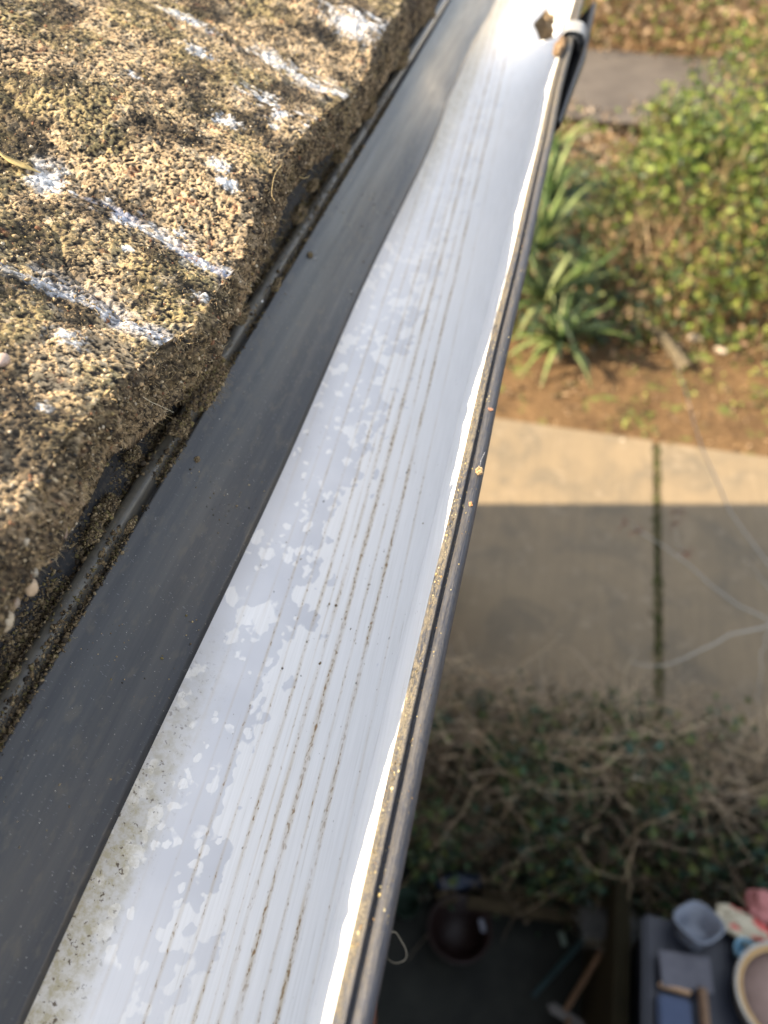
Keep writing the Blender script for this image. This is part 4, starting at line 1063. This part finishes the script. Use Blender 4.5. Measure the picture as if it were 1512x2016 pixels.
# green crate + small bits
p = at(800, 1775, .1); tag(lathe('flower_pot', [(0, 0), (.04, 0), (.055, .1), (.06, .1), (.05, .095), (.036, .01), (0, .01)], (p.x, p.y, 0), simple('green_pot', (.008, .02, .012), (.012, .03, .018), 20), None, 24), 'small dark green flower pot beside the house wall', 'pot')
for (px, py, lab, c_) in ((950, 1822, 'small pale scrap on the dark yard right of the red bucket', (.13, .14, .17)), (1128, 1755, 'little white flake by the end of the rear batten', (.5, .47, .42)), (705 + 403, 1848, 'pale green strip leaning beside the teal pole', (.12, .16, .13))):
    p = at(px, py, .12); box('scrap', tuple(p), (.022, .05, .008), simple('scrap_mat', c_, tuple(q * 1.2 for q in c_), 30), None, .4, .002, ); o = bpy.context.scene.objects[-1] if False else None
for o in [o for o in bpy.data.objects if o.name.startswith('scrap')]:
    pass
labs = ['small pale scrap on the dark yard right of the red bucket', 'little white flake by the end of the rear batten', 'pale green strip leaning beside the teal pole']
for o, lab in zip(sorted([o for o in bpy.data.objects if o.name.startswith('scrap')], key=lambda q: q.name), labs): tag(o, lab, 'scrap')
# brown downpipe at the wall
dp = empty('downpipe', (-.145, .40, 0)); tag(dp, 'red brown downpipe against the house wall below the gutter', 'downpipe')
M_BROWNP = simple('brown_pipe', (.13, .045, .022), (.17, .06, .03), 15, .45)
dy = .40
rod('pipe', (-.148, dy, 0), (-.148, dy, EZ - .15), .034, M_BROWNP, dp, 20)
for z in (.55, 1.7, 2.8): rod('collar', (-.148, dy, z), (-.148, dy, z + .05), .039, M_BROWNP, dp, 20)

# timber side wall and navy storage box with things on its lid
TZB = .80
tw_ = empty('timber_screen', (.58, .7, 0)); tag(tw_, 'dark olive timber screen left of the navy box', 'screen')
M_OLIVE = simple('dark_olive_timber', (.022, .019, .009), (.034, .028, .013), 14, .85, .2, .3, .004)
xa = at(1205, 1900, .62).x; xb = at(1262, 1900, TZB).x
for i in range(5):
    box('board', (xa + .012 + i * (xb - xa) / 5, .62, .31), ((xb - xa) / 5 - .003, 1.0, .62 + .01 * (i % 2)), M_OLIVE, tw_, 0, .003)
bx_ = empty('storage_box', (1.2, .55, 0)); tag(bx_, 'dark navy storage box used as a table, cluttered with tools and tubs', 'storage box')
x0 = xb + .008
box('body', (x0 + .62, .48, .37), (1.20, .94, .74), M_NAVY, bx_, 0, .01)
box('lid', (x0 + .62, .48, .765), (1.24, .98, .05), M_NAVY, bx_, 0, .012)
for i in range(6): box('lid_rib', (x0 + .10 + i * .2, .48, .7915), (.05, .9, .006), M_NAVY, bx_, 0, .002)
LZ = .796
# clear tub, tilted
t = NT('cloudy_plastic', .25, .5); t.color((.24, .27, .33)); t.b.inputs['Transmission Weight'].default_value = .5; M_TUB = t.m
def sq(V):
    r_ = np.hypot(V[:, 0], V[:, 1]) + 1e-9; a = np.arctan2(V[:, 1], V[:, 0]); k = (np.abs(np.cos(a)) ** 4 + np.abs(np.sin(a)) ** 4) ** -.25
    V = V.copy(); V[:, 0] *= k ** .8; V[:, 1] *= k ** .8 * .85; return V
from mathutils import Euler
c = at(1368, 1838, LZ + .035)
o = lathe('plastic_tub', [(0, 0), (.050, 0), (.056, .004), (.070, .060), (.077, .061), (.077, .064), (.068, .064), (.054, .006), (0, .004)], (c.x, c.y, c.z - .022), M_TUB, None, 40, sq, Euler((-.25, .35, .75)))
tag(o, 'cloudy clear plastic food tub tipped over on the navy box', 'tub')
# plasterer's float: grey blade with wooden handle
fl = empty('float_tool', tuple(at(1350, 1912, LZ))); tag(fl, 'rectangular grey trowel blade with a wooden handle pointing down', 'trowel')
a = at(1350, 1912, LZ + .035); box('blade', tuple(a), (.150, .098, .006), simple('grey_blade', (.07, .07, .085), (.10, .10, .115), 30, .5), fl, .08, .002)
rod('handle', at(1382, 1945, LZ + .05), at(1392, 2050, LZ + .03), .014, M_WOOD, fl, 12)
# blue tin with tan rim
tn_ = empty('blue_tin', tuple(at(1330, 1990, LZ))); tag(tn_, 'blue tin with a tan rim tucked under the grey trowel blade', 'tin')
p = at(1325, 2010, LZ); box('tin_body', (p.x, p.y - .02, LZ + .016), (.098, .16, .030), simple('blue_tin_paint', (.03, .048, .095), (.045, .065, .12), 10, .4), tn_, .03, .008)
p = at(1330, 1945, LZ + .03); box('rim', (p.x, p.y, LZ + .020), (.092, .012, .034), simple('tan_rim', (.42, .27, .16), (.5, .34, .2), 20), tn_, -.05, .004)
# crumpled cream cloth with red
v, f = ico_sub(4); p = at(1470, 1828, LZ + .03)
V = v * np.array([.085, .050, .035]) * (1 + (fbm(v + 3, 2.2, 4, 13) - .5) * .9)[:, None]
redm = sst(fbm(v + 9, 2.2, 2, 6) + .16 * v[:, 0] + .18 * v[:, 1], .56, .62)[:, None]
C = np.array([.46, .42, .31]) * (1 - redm) + np.array([.55, .10, .09]) * redm
V = V @ np.array(Matrix.Rotation(-.35, 3, 'Z')).T + np.array(p); o = link('cloth', np_mesh('cloth', V, None, C, f), attr_mat('cloth_fabric', .9, .1, 120, .2, .3, .001)); tag(o, 'crumpled cream and red cloth heaped behind the cup', 'cloth')
p = at(1500, 1785, LZ + .06); V = v * np.array([.045, .05, .045]) * (1 + (fbm(v + 5, 2.5, 3, 23) - .5) * .8)[:, None] + np.array(p)
o = link('cloth', np_mesh('cloth', V, None, np.tile(np.array([.36, .15, .14]), (len(v), 1)), f), bpy.data.materials['cloth_fabric']); tag(o, 'balled pink red cloth at the right picture edge', 'cloth')
p = at(1457, 1878, LZ)
o = lathe('cup', [(0, 0), (.022, 0), (.031, .05), (.033, .052), (.029, .052), (.020, .004), (0, .003)], tuple(p), simple('light_blue_plastic', (.20, .38, .50), (.26, .46, .58), 20, .4), None, 28); tag(o, 'small light blue cup in front of the cloth', 'cup')
# tub of paint with pinkish content
pt = empty('paint_tub', tuple(at(1545, 1960, LZ))); p = at(1548, 1962, LZ + .08); tag(pt, 'round cream paint tub with a brown rim and pinkish contents', 'paint tub')
lathe('tub_wall', [(0, -.08), (.125, -.08), (.138, 0), (.145, .0), (.145, .006), (.136, .006), (.120, -.075), (0, -.076)], tuple(p), simple('cream_plastic', (.30, .28, .25), (.38, .36, .31), 20, .4), pt, 48)
lathe('rim_crust', [(.120, -.008), (.137, -.004), (.137, .003), (.122, .002)] , tuple(p), simple('ochre_crust', (.40, .25, .10), (.5, .33, .15), 60), pt, 48)
lathe('contents', [(0, -.016), (.124, -.016), (.124, -.022), (0, -.022)], tuple(p), simple('pink_plaster', (.24, .165, .135), (.30, .21, .175), 20), pt, 48)
